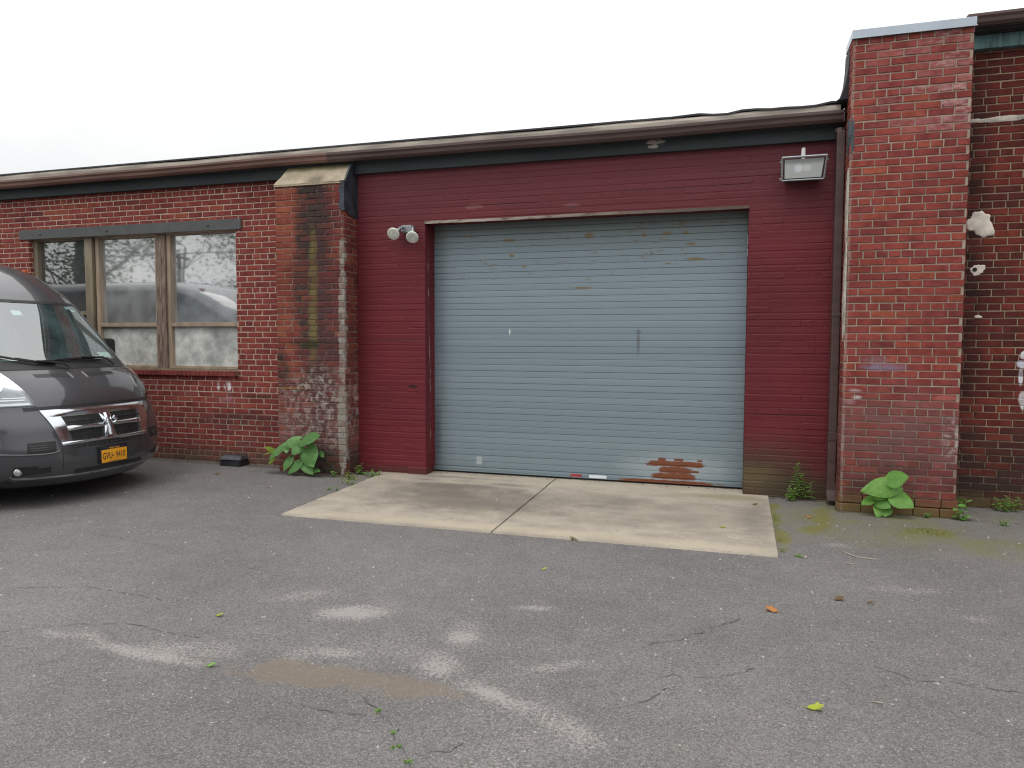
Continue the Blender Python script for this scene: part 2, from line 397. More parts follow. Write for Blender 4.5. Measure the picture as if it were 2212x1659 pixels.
def asphalt_mat():
    m, g = new_mat('asphalt')
    a = g.n('ShaderNodeSeparateColor', {0: g.attr('dirt').outputs[0]}).outputs
    al = g.attr('dirt').outputs[1]
    p = g.pos()
    f1 = g.noise(230, 3, p, .7); f2 = g.noise(60, 5, p, .75); mid = g.noise(5, 5, p, .6); big = g.noise(.55, 4, p, .6)
    c = g.mix(g.mr(f1, .35, .65), (.108, .104, .105), (.206, .199, .198))
    c = g.mix(g.mr(f2, .3, .7, 0, .5), c, (.110, .103, .101))
    c = g.mix(g.mr(mid, .3, .75, 0, .35), c, (.198, .189, .182))
    c = g.mix(1, c, g.ramp(big, [(.3, (.80, .80, .80)), (.7, (1.12, 1.11, 1.09))]), 'MULTIPLY')
    v = g.n('ShaderNodeTexVoronoi', {'Vector': p, 'Scale': 105, 'Randomness': 1}, feature='F1')
    vs = g.n('ShaderNodeSeparateColor', {0: v.outputs['Color']}).outputs
    va = g.n('ShaderNodeTexVoronoi', {'Vector': p, 'Scale': 150, 'Randomness': 1}, feature='F1')
    vas = g.n('ShaderNodeSeparateColor', {0: va.outputs['Color']}).outputs
    gv = g.mr(vas[0], 0., 1., .66, 1.34, False)
    c = g.mix(1, c, g.n('ShaderNodeCombineColor', {0: gv, 1: g.m('MULTIPLY', gv, g.mr(vas[1], 0, 1, .97, 1.02)), 2: g.m('MULTIPLY', gv, g.mr(vas[2], 0, 1, .93, 1.06))}).outputs[0], 'MULTIPLY')
    stone = g.m('MULTIPLY', g.mr(v.outputs['Distance'], .42, .26), g.mr(vs[0], .76, .9))
    sc = g.mix(vs[1], (.28, .25, .22), (.46, .44, .41))
    c = g.mix(g.m('MULTIPLY', stone, .62), c, sc)
    v2 = g.n('ShaderNodeTexVoronoi', {'Vector': p, 'Scale': 22, 'Randomness': 1}, feature='F1')
    vs2 = g.n('ShaderNodeSeparateColor', {0: v2.outputs['Color']}).outputs
    chip = g.m('MULTIPLY', g.mr(v2.outputs['Distance'], .16, .10), g.mr(vs2[0], .88, .90))
    c = g.mix(g.m('MULTIPLY', chip, .6), c, (.46, .43, .40))
    # worn pale dust, brown silt, moss, darker wall feet and ground around the van's nose (soft masks painted on the mesh, broken by fine noise)
    grain = g.noise(52, 5, p, .8)
    grain2 = g.noise(75, 5, p, .85)
    pale = g.m('MULTIPLY', g.mr(g.m('ADD', g.m('MULTIPLY', a[0], .72), g.m('ADD', g.m('MULTIPLY', g.m('SUBTRACT', grain, .5), 2.6), g.m('MULTIPLY', g.m('SUBTRACT', grain2, .5), 2.6))), .38, .80), g.mr(a[0], .02, .40))
    c = g.mix(g.m('MULTIPLY', pale, .66), c, g.mix(f1, (.27, .25, .235), (.45, .42, .395)))
    br = g.mr(g.m('ADD', a[1], g.m('MULTIPLY', g.m('SUBTRACT', mid, .5), .7)), .25, .8)
    c = g.mix(g.m('MULTIPLY', br, .66), c, g.mix(f1, (.15, .115, .085), (.21, .165, .125)))
    c = g.mix(g.m('MULTIPLY', g.mr(a[2], .08, .6), .42), c, (.165, .160, .085))
    mo = g.mr(g.m('ADD', a[2], g.m('MULTIPLY', g.m('SUBTRACT', g.noise(16, 5, p, .75), .5), 1.3)), .38, 1.05)
    c = g.mix(g.m('MULTIPLY', mo, .85), c, g.mix(g.noise(50, 3, p), (.070, .080, .020), (.22, .20, .060)))
    da = g.mr(g.m('ADD', al, g.m('MULTIPLY', g.m('SUBTRACT', mid, .5), .4)), .2, .9)
    c = g.mix(g.m('MULTIPLY', da, .6), c, (.04, .038, .035))
    h = g.m('ADD', g.m('ADD', g.m('MULTIPLY', f1, .6), f2), g.m('MULTIPLY', stone, .3))
    principled(g, c, .9, 0, g.bump(h, .6, .006), .25)
    return m
M_ASPH = asphalt_mat()

def concrete_mat():
    m, g = new_mat('concrete'); p = g.pos()
    mid = g.noise(3.2, 6, g.scaled((.7, 1.1, 1)), .65); fine = g.noise(160, 3, p, .7); sp = g.noise(30, 5, p, .75)
    c = g.mix(g.mr(mid, .3, .72), (.400, .350, .280), (.245, .215, .178))
    c = g.mix(g.mr(fine, .35, .7, 0, .45), c, (.42, .38, .32))
    c = g.mix(g.m('MULTIPLY', g.mr(sp, .52, .68), .5), c, (.16, .14, .12))
    S = []
    for (x, y, rx, ry, k) in ((-3.24, 7.37, .10, .035, .75), (-2.3, 7.36, .22, .06, .6), (-2.8, 7.15, .6, .13, .7), (-2.45, 6.5, .85, .42, .72), (-2.9, 6.9, .6, .25, .6), (-1.3, 6.9, .6, .25, .32), (-.3, 6.6, .9, .35, .25), (.2, 6.6, .14, .7, .4), (-1.0, 6.2, .8, .2, .2), (-3.0, 7.6, .6, .03, .6)):
        S.append(dict(ax='xy', c=(x, y), r=(rx, ry), col=(.125, .108, .090), k=k, soft=.7, amt=.9, ns=3.5))
    S.append(dict(ax='xy', c=(-1.0, 7.62), r=(1.6, .22), col=(.50, .44, .34), k=.4, soft=.6))
    S.append(dict(ax='xy', c=(-.05, 7.45), r=(.4, .12), col=(.19, .19, .09), k=.5, soft=.6))
    S.append(dict(ax='xy', c=(-1.8, 5.62), r=(2.3, .10), col=(.45, .385, .285), k=.5, soft=.6, amt=.4))
    c = apply_stains(g, c, S)
    principled(g, c, .88, 0, g.bump(g.m('ADD', fine, sp), .35, .004), .3)
    return m
M_CONC = concrete_mat()

def galv_mat():
    m, g = new_mat('galvanised_slats'); p = g.pos(); X = g.xyz()
    a = g.n('ShaderNodeSeparateColor', {0: g.attr('bc').outputs[0]}).outputs
    st = g.noise(5, 5, g.scaled((.8, 1, 14)), .6); sp = g.noise(120, 3, p, .7); big = g.noise(.9, 3, g.scaled((.5, 1, 1)))
    c = g.mix(a[0], (.188, .250, .290), (.225, .288, .328))
    c = g.mix(g.mr(st, .3, .75, 0, .55), c, (.205, .255, .28))
    c = g.mix(g.mr(sp, .45, .7, 0, .4), c, (.31, .36, .38))
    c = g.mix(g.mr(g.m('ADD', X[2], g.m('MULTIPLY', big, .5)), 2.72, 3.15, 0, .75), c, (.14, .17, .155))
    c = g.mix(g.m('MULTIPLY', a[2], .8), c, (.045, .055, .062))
    # scattered rust specks in horizontal dashes, mostly on the upper slats
    d1 = g.mr(g.noise(7.5, 6, g.scaled((.8, 1, 3.2)), .78), .595, .65)
    d1 = g.m('MULTIPLY', d1, g.mr(X[2], 1.95, 2.5, .0, .9))
    c = g.mix(d1, c, g.mix(g.noise(9, 2, p), (.10, .065, .03), (.22, .15, .06)))
    for (cx, cz, rx, rz) in ((-2.47, 2.70, .07, .02), (-2.44, 2.53, .03, .018), (-2.29, 2.40, .03, .014), (-.95, 2.70, .03, .015), (-.71, 2.71, .045, .018), (-.52, 2.71, .03, .014), (-.47, 2.59, .05, .014), (-.42, 2.43, .10, .016), (-1.62, 2.15, .10, .012), (-1.55, 2.72, .05, .03)):
        c = g.mix(g.m('MULTIPLY', g.blob('xz', (cx, cz), (rx, rz), .5, .6, 18), .8), c, (.19, .125, .045))
    for (cx, cz, rx, rz) in ((-1.0, 1.55, .018, .13), (-1.0, 1.66, .03, .02)):
        c = g.mix(g.m('MULTIPLY', g.blob('xz', (cx, cz), (rx, rz), .5, .5, 18), .6), c, (.10, .105, .11))
    c = g.mix(g.m('MULTIPLY', g.blob('xz', (-3.37, .38), (.06, .38), .7, .5, 5), .55), c, (.07, .08, .085))  # dark shading beside the left jamb, painted into the slats
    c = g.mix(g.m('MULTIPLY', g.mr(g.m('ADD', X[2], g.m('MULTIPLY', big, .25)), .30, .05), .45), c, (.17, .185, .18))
    halo = g.blob('xz', (-.58, .20), (.52, .15), .6, .4, 6)
    c = g.mix(g.m('MULTIPLY', halo, .5), c, (.42, .47, .50))
    rust = None
    for (cx, cz, rx, rz) in ((-.585, .240, .31, .030), (-.58, .174, .165, .036), (-.60, .108, .235, .031), (-.73, .285, .04, .018), (-.55, .285, .05, .014), (-.33, .285, .03, .01), (-.375, .165, .04, .012), (-.65, .035, .52, .030)):
        b = g.blob('xz', (cx, cz), (rx, rz), .12, .40, 13, 5)
        rust = b if rust is None else g.m('MAXIMUM', rust, b)
    c = g.mix(rust, c, g.mix(g.noise(14, 5, p, .7), (.12, .036, .016), (.215, .070, .028)))
    c = g.mix(g.m('MULTIPLY', g.blob('xz', (-2.83, .165), (.034, .045), .15, .08, 20, 8), .6), c, (.50, .55, .55))
    c = g.mix(g.m('MULTIPLY', g.blob('xz', (-2.46, 1.665), (.009, .034), .3, .4, 20), .9), c, (.75, .77, .72))
    mt = g.m('MULTIPLY', g.m('SUBTRACT', 1., rust), .35)
    principled(g, c, g.m('ADD', .42, g.m('MULTIPLY', rust, .4)), mt, g.bump(g.m('ADD', sp, g.m('MULTIPLY', st, .6)), .10, .003), .5)
    return m
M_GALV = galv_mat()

M_FASCIA = simple('slate_paint', (.052, .062, .070), .7, var=.3, scale=3, streak=(.4, 1, 2), bump=.3, bscale=25)
def peeling(name, base, under, thr):
    m, g = new_mat(name); nz = g.noise(5, 6, g.scaled((.8, 1, 1.6)), .72)
    c = g.mix(g.mr(g.noise(2, 4, g.scaled((.4, 1, 2))), .3, .7), tuple(x*.75 for x in base), tuple(x*1.2 for x in base))
    c = g.mix(g.mr(nz, thr, thr+.03), c, under)
    c = apply_stains(g, c, [dict(c=(-.82, 3.585), r=(.09, .018), col=(.36, .32, .27), k=.9, soft=.2, amt=1.0, ns=22), dict(c=(-.84, 3.545), r=(.05, .018), col=(.36, .32, .27), k=.9, soft=.2, amt=1.0, ns=22)])
    principled(g, c, .7, 0, g.bump(nz, .3, .01), .3); return m
M_FASCIA = peeling('slate_fascia_paint', (.034, .041, .044), (.06, .062, .058), .70)
M_GUTTER = simple('brown_gutter', (.072, .042, .038), .42, var=.22, scale=2, streak=(.5, 2, 4), bump=.05, spec=.5)
M_GUTTER2 = simple('reddish_gutter', (.150, .078, .062), .42, var=.2, scale=2, streak=(.5, 2, 4), bump=.05)
M_DRIP = simple('beige_drip_edge', (.42, .37, .32), .6, var=.35, scale=4, streak=(.4, 1, 3), bump=.1)
M_ROOF = simple('roof_membrane', (.045, .045, .048), .85, var=.3, bump=.4, bscale=30)
M_TAR = simple('tar_flashing', (.024, .030, .042), .5, var=.45, scale=9, bump=.4, bscale=30)
M_TARP = simple('roofing_felt', (.022, .019, .026), .75, var=.4, scale=9, bump=.4, bscale=40)
M_STEEL = simple('grey_lintel_paint', (.070, .075, .074), .6, var=.12, scale=6, bump=.1)
M_FRAME = simple('tan_frame', (.30, .232, .168), .6, var=.2, scale=5, streak=(2, 2, .5), bump=.1)
M_FRAME2 = simple('olive_frame', (.205, .170, .115), .6, var=.2, scale=5, streak=(2, 2, .5), bump=.1)
M_WOOD = simple('weathered_wood', (.165, .120, .092), .85, var=.65, scale=14, streak=(4, 4, .35), bump=.6, bscale=50)
M_CAP = (lambda: None)()
def cap_mat():
    m, g = new_mat('cap_concrete')
    c = g.mix(g.mr(g.noise(6, 5, g.pos(), .65), .3, .7), (.38, .32, .235), (.25, .21, .15))
    c = apply_stains(g, c, [dict(c=(-4.62, 3.39), r=(.10, .06), col=(.09, .085, .06), k=.7, soft=.6, amt=.6, ns=9),
                            dict(c=(-4.7, 3.60), r=(.6, .06), col=(.12, .11, .04), k=.8, soft=.7, amt=.5, ns=7)])
    principled(g, c, .9, 0, g.bump(g.noise(60, 5, g.pos()), .4, .01), .3); return m
M_CAP = cap_mat()
M_MORT = simple('mortar_patch', (.40, .37, .32), .92, var=.25, scale=14, bump=.6, bscale=45)
M_FOAM = simple('filler_patch', (.60, .55, .48), .9, var=.2, scale=12, bump=.7, bscale=30)
M_FLASH = simple('metal_coping', (.40, .45, .50), .35, .55, var=.08, scale=3, bump=.03)
M_COPPER = simple('verdigris_fascia', (.075, .145, .140), .7, .1, var=.55, scale=6, streak=(3, 1, .25), bump=.2)
M_BLACK = simple('black_plastic', (.012, .012, .013), .45, var=.3, bump=.15)
M_DARK = simple('dark_interior', (.02, .02, .02), .9, var=.2, bump=0)
M_CLOTH = simple('cream_cloth', (.60, .57, .48), .9, var=.10, scale=3, streak=(1, 1, .4), bump=.1)
M_SHEET = simple('pale_blue_sheet', (.56, .62, .68), .9, var=.08, scale=2, bump=.1)
M_WHITEP = simple('white_plastic', (.62, .63, .62), .45, var=.08, bump=.03)
M_GREYMET = simple('grey_metal', (.26, .28, .29), .4, .5, var=.12, bump=.05)
M_BRONZE = simple('dark_fixture_metal', (.060, .068, .068), .5, .3, var=.25, bump=.1)
M_RUBBER = simple('tyre_rubber', (.015, .015, .015), .85, var=.3, bump=.2)
M_CHROME = simple('chrome', (.60, .63, .66), .16, 1.0, var=.03, bump=0)
M_SILVER = simple('lamp_reflector', (.70, .72, .72), .22, .9, var=.05, bump=0)
M_RED = simple('red_label', (.30, .035, .04), .6, var=.2, bump=0)
M_WHITE = simple('white_label', (.68, .70, .72), .6, var=.08, bump=0)
M_STICK = simple('sticker_paper', (.72, .78, .74), .7, var=.05, bump=0)
M_PLATE = simple('gold_plate', (.72, .32, .012), .45, var=.04, bump=0)
M_NAVY = simple('navy_plate_ink', (.010, .012, .035), .5, var=.1, bump=0)
M_AMBER = simple('amber_lens', (.55, .30, .20), .2, var=.1, bump=0)

def glass_mat(name, tint, k=1.6, base=.05, rough=.015, dust=0., dcol=(.5, .5, .5), wav=.0):
    m, g = new_mat(name)
    nrm = g.bump(g.noise(1.6, 2, g.pos()), wav, .02) if wav else None
    tr = g.n('ShaderNodeBsdfTransparent', {'Color': tint})
    gl = g.n('ShaderNodeBsdfGlossy', {'Color': (1, 1, 1, 1), 'Roughness': rough})
    fr = g.n('ShaderNodeFresnel', {'IOR': 1.5})
    if nrm is not None: g.put(gl.inputs['Normal'], nrm); g.put(fr.inputs['Normal'], nrm)
    fac = g.m('ADD', g.m('MULTIPLY', fr.outputs[0], k), base, clamp=True)
    mx = g.n('ShaderNodeMixShader', {0: fac, 1: tr.outputs[0], 2: gl.outputs[0]})
    if dust:  # dirt film on the panes; on the windshield a painted veil of light
        df = g.n('ShaderNodeBsdfDiffuse', {'Color': dcol})
        nz = g.mr(g.noise(3.0, 6, g.pos(), .65), .25, .75, dust*.35, dust*1.2)
        mx = g.n('ShaderNodeMixShader', {0: nz, 1: mx.outputs[0], 2: df.outputs[0]})
    g.nt.links.new(mx.outputs[0], g.out.inputs[0]); return m
M_PANE = glass_mat('window_glass', (.82, .86, .85), 1.5, .42, .03, .22, (.78, .84, .87), .03)
M_PANE_D = glass_mat('dark_window_glass', (.55, .60, .62), 1.8, .22, .02, .14, (.40, .44, .46), .03)
M_PANE_F = glass_mat('smeared_window_glass', (.75, .78, .76), .8, .08, .09, .8, (.74, .75, .71), .05)
M_WSHIELD = glass_mat('windshield_glass', (.70, .86, .84), .5, .24, .006, .11, (.33, .52, .53))  # greenish diffuse veil stands in for sky sheen and cabin light
M_DOORGL = glass_mat('door_glass', (.80, .92, .88), .8, .05, .01)
M_LENS = glass_mat('lamp_lens', (.88, .90, .90), 1.3, .06, .05)

def car_paint():
    m, g = new_mat('grey_metallic_paint')
    fl = g.noise(900, 1, g.pos())
    c = g.mix(fl, (.054, .055, .062), (.072, .073, .082))
    dirt = g.noise(3, 5, g.pos(), .6)
    c = g.mix(g.mr(dirt, .5, .8, 0, .25), c, (.085, .083, .082))
    principled(g, c, .38, .55, None, .5, Coat_Weight=1.0, Coat_Roughness=.04)
    return m
M_CAR = car_paint()

def leaf_mat(name, c0, c1, vein):
    m, g = new_mat(name)
    a = g.n('ShaderNodeSeparateColor', {0: g.attr('bc').outputs[0]}).outputs   # across, along, random
    across = g.m('ABSOLUTE', g.m('SUBTRACT', a[0], .5))
    c = g.mix(a[2], c0, c1)
    c = g.mix(g.mr(g.noise(25, 4, g.pos()), .35, .7, 0, .45), c, tuple(x*.62 for x in c0))
    rib = g.m('FRACT', g.m('MULTIPLY', g.m('SUBTRACT', a[1], g.m('MULTIPLY', across, .9)), 6.))
    rv = g.mr(g.m('ABSOLUTE', g.m('SUBTRACT', rib, .5)), .09, .02)
    mid = g.mr(across, .035, .012)
    c = g.mix(g.m('MULTIPLY', g.m('MAXIMUM', rv, mid), .5), c, vein)
    b = g.n('ShaderNodeBsdfPrincipled', {'Base Color': c, 'Roughness': .5, 'Specular IOR Level': .3, 'Normal': g.bump(g.m('ADD', g.noise(40, 3, g.pos()), g.m('MULTIPLY', rv, -.7)), .35, .004)})
    tl = g.n('ShaderNodeBsdfTranslucent', {'Color': g.mix(1, c, (1.2, 1.4, .6), 'MULTIPLY')})
    mx = g.n('ShaderNodeMixShader', {0: .3, 1: b.outputs[0], 2: tl.outputs[0]})
    g.nt.links.new(mx.outputs[0], g.out.inputs[0]); return m
M_LEAF = leaf_mat('broad_leaf', (.080, .200, .055), (.175, .350, .120), (.22, .38, .16))
M_LEAF2 = leaf_mat('bright_leaf', (.125, .290, .055), (.195, .390, .090), (.23, .39, .13))
M_WEED = leaf_mat('weed_leaf', (.10, .225, .035), (.19, .36, .070), (.16, .27, .08))
M_YOUNG = leaf_mat('young_leaf', (.22, .33, .04), (.30, .40, .06), (.33, .42, .12))
M_FALLY = leaf_mat('fallen_yellow_leaf', (.33, .40, .03), (.40, .45, .05), (.45, .45, .12))
M_FALLO = leaf_mat('fallen_orange_leaf', (.42, .16, .045), (.50, .22, .08), (.50, .28, .12))
M_FALLB = leaf_mat('fallen_brown_leaf', (.13, .075, .035), (.22, .15, .05), (.24, .17, .09))
M_TREE = leaf_mat('tree_foliage', (.035, .062, .024), (.065, .100, .036), (.06, .10, .04))
M_STEM = simple('plant_stem', (.13, .15, .05), .7, var=.2, bump=.1)
M_STEMR = simple('reddish_stem', (.16, .075, .05), .7, var=.2, bump=.1)
M_BARK = simple('bark', (.065, .055, .046), .95, var=.4, scale=10, streak=(3, 3, .6), bump=.8, bscale=20)
M_TWIG = simple('dry_twig', (.38, .33, .27), .9, var=.2, bump=.2)
M_STONE = simple('grit', (.34, .32, .29), .9, var=.4, scale=40, bump=.2)
M_CRACK = simple('crack_dirt', (.085, .080, .077), .95, var=.3, bump=.2)

# ------------------------------------------------------------------ ground: one sheet, fine in the yard, coarse to the horizon
GX0, GX1, GY0, GY1 = -11.2, 4.4, 1.2, 7.62
def capsule(X, Y, pts, r):
    d = np.full(X.shape, 9e9)
    for (a, b) in zip(pts, pts[1:]):
        ax, ay = a; bx, by = b
        t = np.clip(((X-ax)*(bx-ax)+(Y-ay)*(by-ay))/max(1e-9, (bx-ax)**2+(by-ay)**2), 0, 1)
        d = np.minimum(d, np.hypot(X-ax-t*(bx-ax), Y-ay-t*(by-ay)))
    return np.clip(1.35-d/r/1.25, 0, 1.1)/1.1
def ell(X, Y, cx, cy, rx, ry, ang=0):
    c, s = math.cos(ang), math.sin(ang); dx, dy = X-cx, Y-cy
    q = np.sqrt(((dx*c+dy*s)/rx)**2+((-dx*s+dy*c)/ry)**2)
    return np.clip((1.75-q)/1.25, 0, 1)
def make_ground():
    st = .035
    nx, ny = int((GX1-GX0)/st), int((GY1-GY0)/st)
    xs = np.linspace(GX0, GX1, nx+1); ys = np.linspace(GY0, GY1, ny+1)
    X0_, Y0_ = np.meshgrid(xs, ys)
    rs = np.random.RandomState(4)
    def vnoise(X, Y, f):
        gx, gy = (X-GX0)*f, (Y-GY0)*f
        T = rs.rand(int((GY1-GY0)*f)+3, int((GX1-GX0)*f)+3)
        i, j = gx.astype(int), gy.astype(int); u, v = gx-i, gy-j; u = u*u*(3-2*u); v = v*v*(3-2*v)
        return T[j, i]*(1-u)*(1-v)+T[j, i+1]*u*(1-v)+T[j+1, i]*(1-u)*v+T[j+1, i+1]*u*v-.5
    def fb(f): return vnoise(X0_, Y0_, f)+.5*vnoise(X0_, Y0_, f*2.1)+.3*vnoise(X0_, Y0_, f*4.3)
    X, Y = X0_+.07*fb(4), Y0_+.06*fb(4.4)
    pale = .85*capsule(X, Y, [(-3.45, 2.87), (-3.1, 2.86), (-2.7, 2.82), (-2.45, 2.80)], .055)
    pale = np.maximum(pale, .62*capsule(X, Y, [(-2.75, 2.90), (-2.35, 2.98), (-2.0, 3.05)], .13))
    pale = np.maximum(pale, .95*capsule(X, Y, [(-1.13, 3.0), (-.97, 2.92), (-.80, 2.85)], .055))
    pale = np.maximum(pale, .70*capsule(X, Y, [(-.80, 2.84), (-.62, 2.78), (-.5, 2.7)], .12))
    pale = np.maximum(pale, .55*capsule(X, Y, [(-.9, 2.75), (-.8, 2.55), (-.7, 2.4)], .22))
    for (cx, cy, rx, ry, an, k) in ((-2.5, 3.76, .16, .07, .5, .55), (-2.0, 3.66, .22, .09, .6, .66), (-1.86, 3.8, .13, .07, 0, .6), (-1.38, 3.58, .075, .13, .2, .72),
                                    (-1.1, 3.99, .09, .035, .3, .85), (-.72, 3.33, .13, .05, .5, .85), (-1.9, 3.14, .12, .06, 0, .65), (-1.35, 3.14, .14, .08, -.3, .72), (-2.42, 2.98, .2, .07, 0, .5),
                                    (1.1, 5.0, .25, .06, .2, .40), (.75, 5.95, .12, .05, 0, .55), (1.35, 4.6, .08, .05, 0, .6), (-6.2, 6.6, .5, .2, 0, .3)):
        pale = np.maximum(pale, min(1, k*1.3)*ell(X, Y, cx, cy, rx*1.25, ry*1.3, an))
    pale = np.maximum(pale*(1+.9*fb(5)), .34*ell(X, Y, -1.55, 3.25, 1.0, .55)*(1+1.2*fb(4))); pale = np.maximum(pale, .30*np.clip(fb(1.3)+.1, 0, 1)*np.clip(1.4-np.hypot((X-(-1.8))/2.4, (Y-3.2)/1.1), 0, 1))
    brown = np.maximum(.95*ell(X, Y, -1.86, 2.88, .26, .10, .05), .95*ell(X, Y, -1.36, 2.88, .22, .10, .05))
    brown = np.maximum(brown, .5*ell(X, Y, -2.2, 2.82, .25, .06))
    moss = .9*capsule(X, Y, [(.37, 7.3), (.37, 6.3), (.39, 5.7)], .06)
    moss = np.maximum(moss, .85*capsule(X, Y, [(.90, 7.45), (.78, 7.1), (.74, 6.6), (.62, 6.35)], .11))
    moss = np.maximum(moss, .95*ell(X, Y, 1.58, 6.62, .24, .15))
    moss = np.maximum(moss, .50*ell(X, Y, 1.15, 6.75, .95, .75))
    moss = np.maximum(moss, .55*ell(X, Y, 2.2, 6.3, .8, .35))
    moss = np.maximum(moss, .8*capsule(X, Y, [(.9, 7.2), (1.9, 7.2)], .06))
    moss = np.maximum(moss, .7*capsule(X, Y, [(1.95, 7.72), (3.2, 7.72)], .08))
    moss = np.maximum(moss, .6*capsule(X, Y, [(-4.25, 7.3), (-3.85, 7.2)], .1))
    moss = np.maximum(moss, .35*ell(X, Y, 2.6, 6.9, 1.2, .8))
    brown = brown*(1+1.3*fb(7)+.5*fb(3)); moss = moss*(1+.9*fb(5))
    darker = .7*capsule(X, Y, [(-8, 7.62), (-5.2, 7.6)], .10)  # darker along the wall feet and around the van's nose
    darker = np.maximum(darker, .9*capsule(X, Y, [(-5.2, 7.30), (-4.2, 7.30)], .09))
    darker = np.maximum(darker, .8*capsule(X, Y, [(.95, 7.2), (2.0, 7.2)], .05))
    darker = np.maximum(darker, .55*ell(X, Y, -6.6, 5.8, .5, .25))
    darker = np.maximum(darker, .45*ell(X, Y, -5.7, 5.7, .35, .12))
    V = [(x, y, 0.) for y in ys for x in xs]
    Fc = [(j*(nx+1)+i, j*(nx+1)+i+1, (j+1)*(nx+1)+i+1, (j+1)*(nx+1)+i) for j in range(ny) for i in range(nx)]
    dirt = np.stack([pale, brown, moss, darker], -1).reshape(-1, 4)
    E_ = [-400, GX0, GX1, 400]; W_ = [-400, GY0, GY1, 400]
    ex = []
    for i in range(3):
        for j in range(3):
            if i == 1 and j == 1: continue
            b = len(V); V += [(E_[i], W_[j], 0.), (E_[i+1], W_[j], 0.), (E_[i+1], W_[j+1], 0.), (E_[i], W_[j+1], 0.)]
            Fc.append((b, b+1, b+2, b+3)); ex += [(0, 0, 0, 0)]*4
    dirt = np.concatenate([dirt, np.array(ex, float)])
    me = bpy.data.meshes.new('ground'); me.from_pydata(V, [], Fc); me.materials.append(M_ASPH)
    ca = me.color_attributes.new('dirt', 'FLOAT_COLOR', 'POINT'); ca.data.foreach_set('color', dirt.astype(np.float32).ravel())
    o = bpy.data.objects.new('ground', me); COL.objects.link(o); struct(o)
    cr = MB(); rnd = random.Random(3)
    CR = [[(-1.58, 2.80), (-1.35, 2.62), (-1.26, 2.56), (-1.24, 2.48), (-1.16, 2.41), (-1.10, 2.33), (-1.05, 2.1), (-.98, 1.8)],
          [(-4.2, 2.55), (-3.70, 2.80), (-3.57, 2.90), (-3.38, 3.02), (-3.19, 3.08), (-3.07, 3.10), (-2.86, 3.06), (-2.64, 3.06)],
          [(-1.83, 2.63), (-1.64, 2.59), (-1.58, 2.60), (-1.35, 2.62)], [(-1.16, 2.41), (-1.0, 2.47), (-.97, 2.54)],
          [(-.49, 3.0), (-.41, 3.02), (-.36, 3.06), (-.31, 3.13), (-.26, 3.23)], [(-.33, 3.23), (-.32, 3.30), (-.24, 3.37), (-.07, 3.39), (.02, 3.45), (.12, 3.56)],
          [(-.45, 3.56), (-.37, 3.71), (-.26, 3.77), (-.04, 4.06), (.06, 4.19)], [(.6, 3.78), (.73, 3.72), (.85, 3.65), (.98, 3.69), (1.08, 3.67), (1.26, 3.66)],
          [(-4.9, 4.5), (-3.9, 4.35), (-3.44, 4.23), (-3.14, 4.13), (-2.73, 4.01)], [(-4.6, 3.2), (-3.9, 3.5), (-3.2, 3.45)], [(.35, 5.5), (.6, 5.2), (.9, 5.15)]]
    for line in CR:
        pts = []
        for a, b in zip(line, line[1:]):
            n = max(2, int(math.hypot(b[0]-a[0], b[1]-a[1])/.035))
            for i in range(n):
                t = i/n; pts.append((a[0]+(b[0]-a[0])*t+rnd.uniform(-.010, .010), a[1]+(b[1]-a[1])*t+rnd.uniform(-.010, .010)))
        pts.append(line[-1])
        for i, (a, b) in enumerate(zip(pts, pts[1:])):
            if (i*7+len(pts)) % 11 in (3, 4): continue
            w0 = .0019*min(1, i/4+.2)*rnd.uniform(.3, 1.5)
            dx, dy = b[0]-a[0], b[1]-a[1]; l = math.hypot(dx, dy)+1e-9; nx_, ny_ = -dy/l*w0, dx/l*w0
            cr.face([(a[0]-nx_, a[1]-ny_, .0035), (b[0]-nx_, b[1]-ny_, .0035), (b[0]+nx_, b[1]+ny_, .0035), (a[0]+nx_, a[1]+ny_, .0035)])
    c = struct(cr.build('crack', M_CRACK, o), 'stuff')
make_ground()

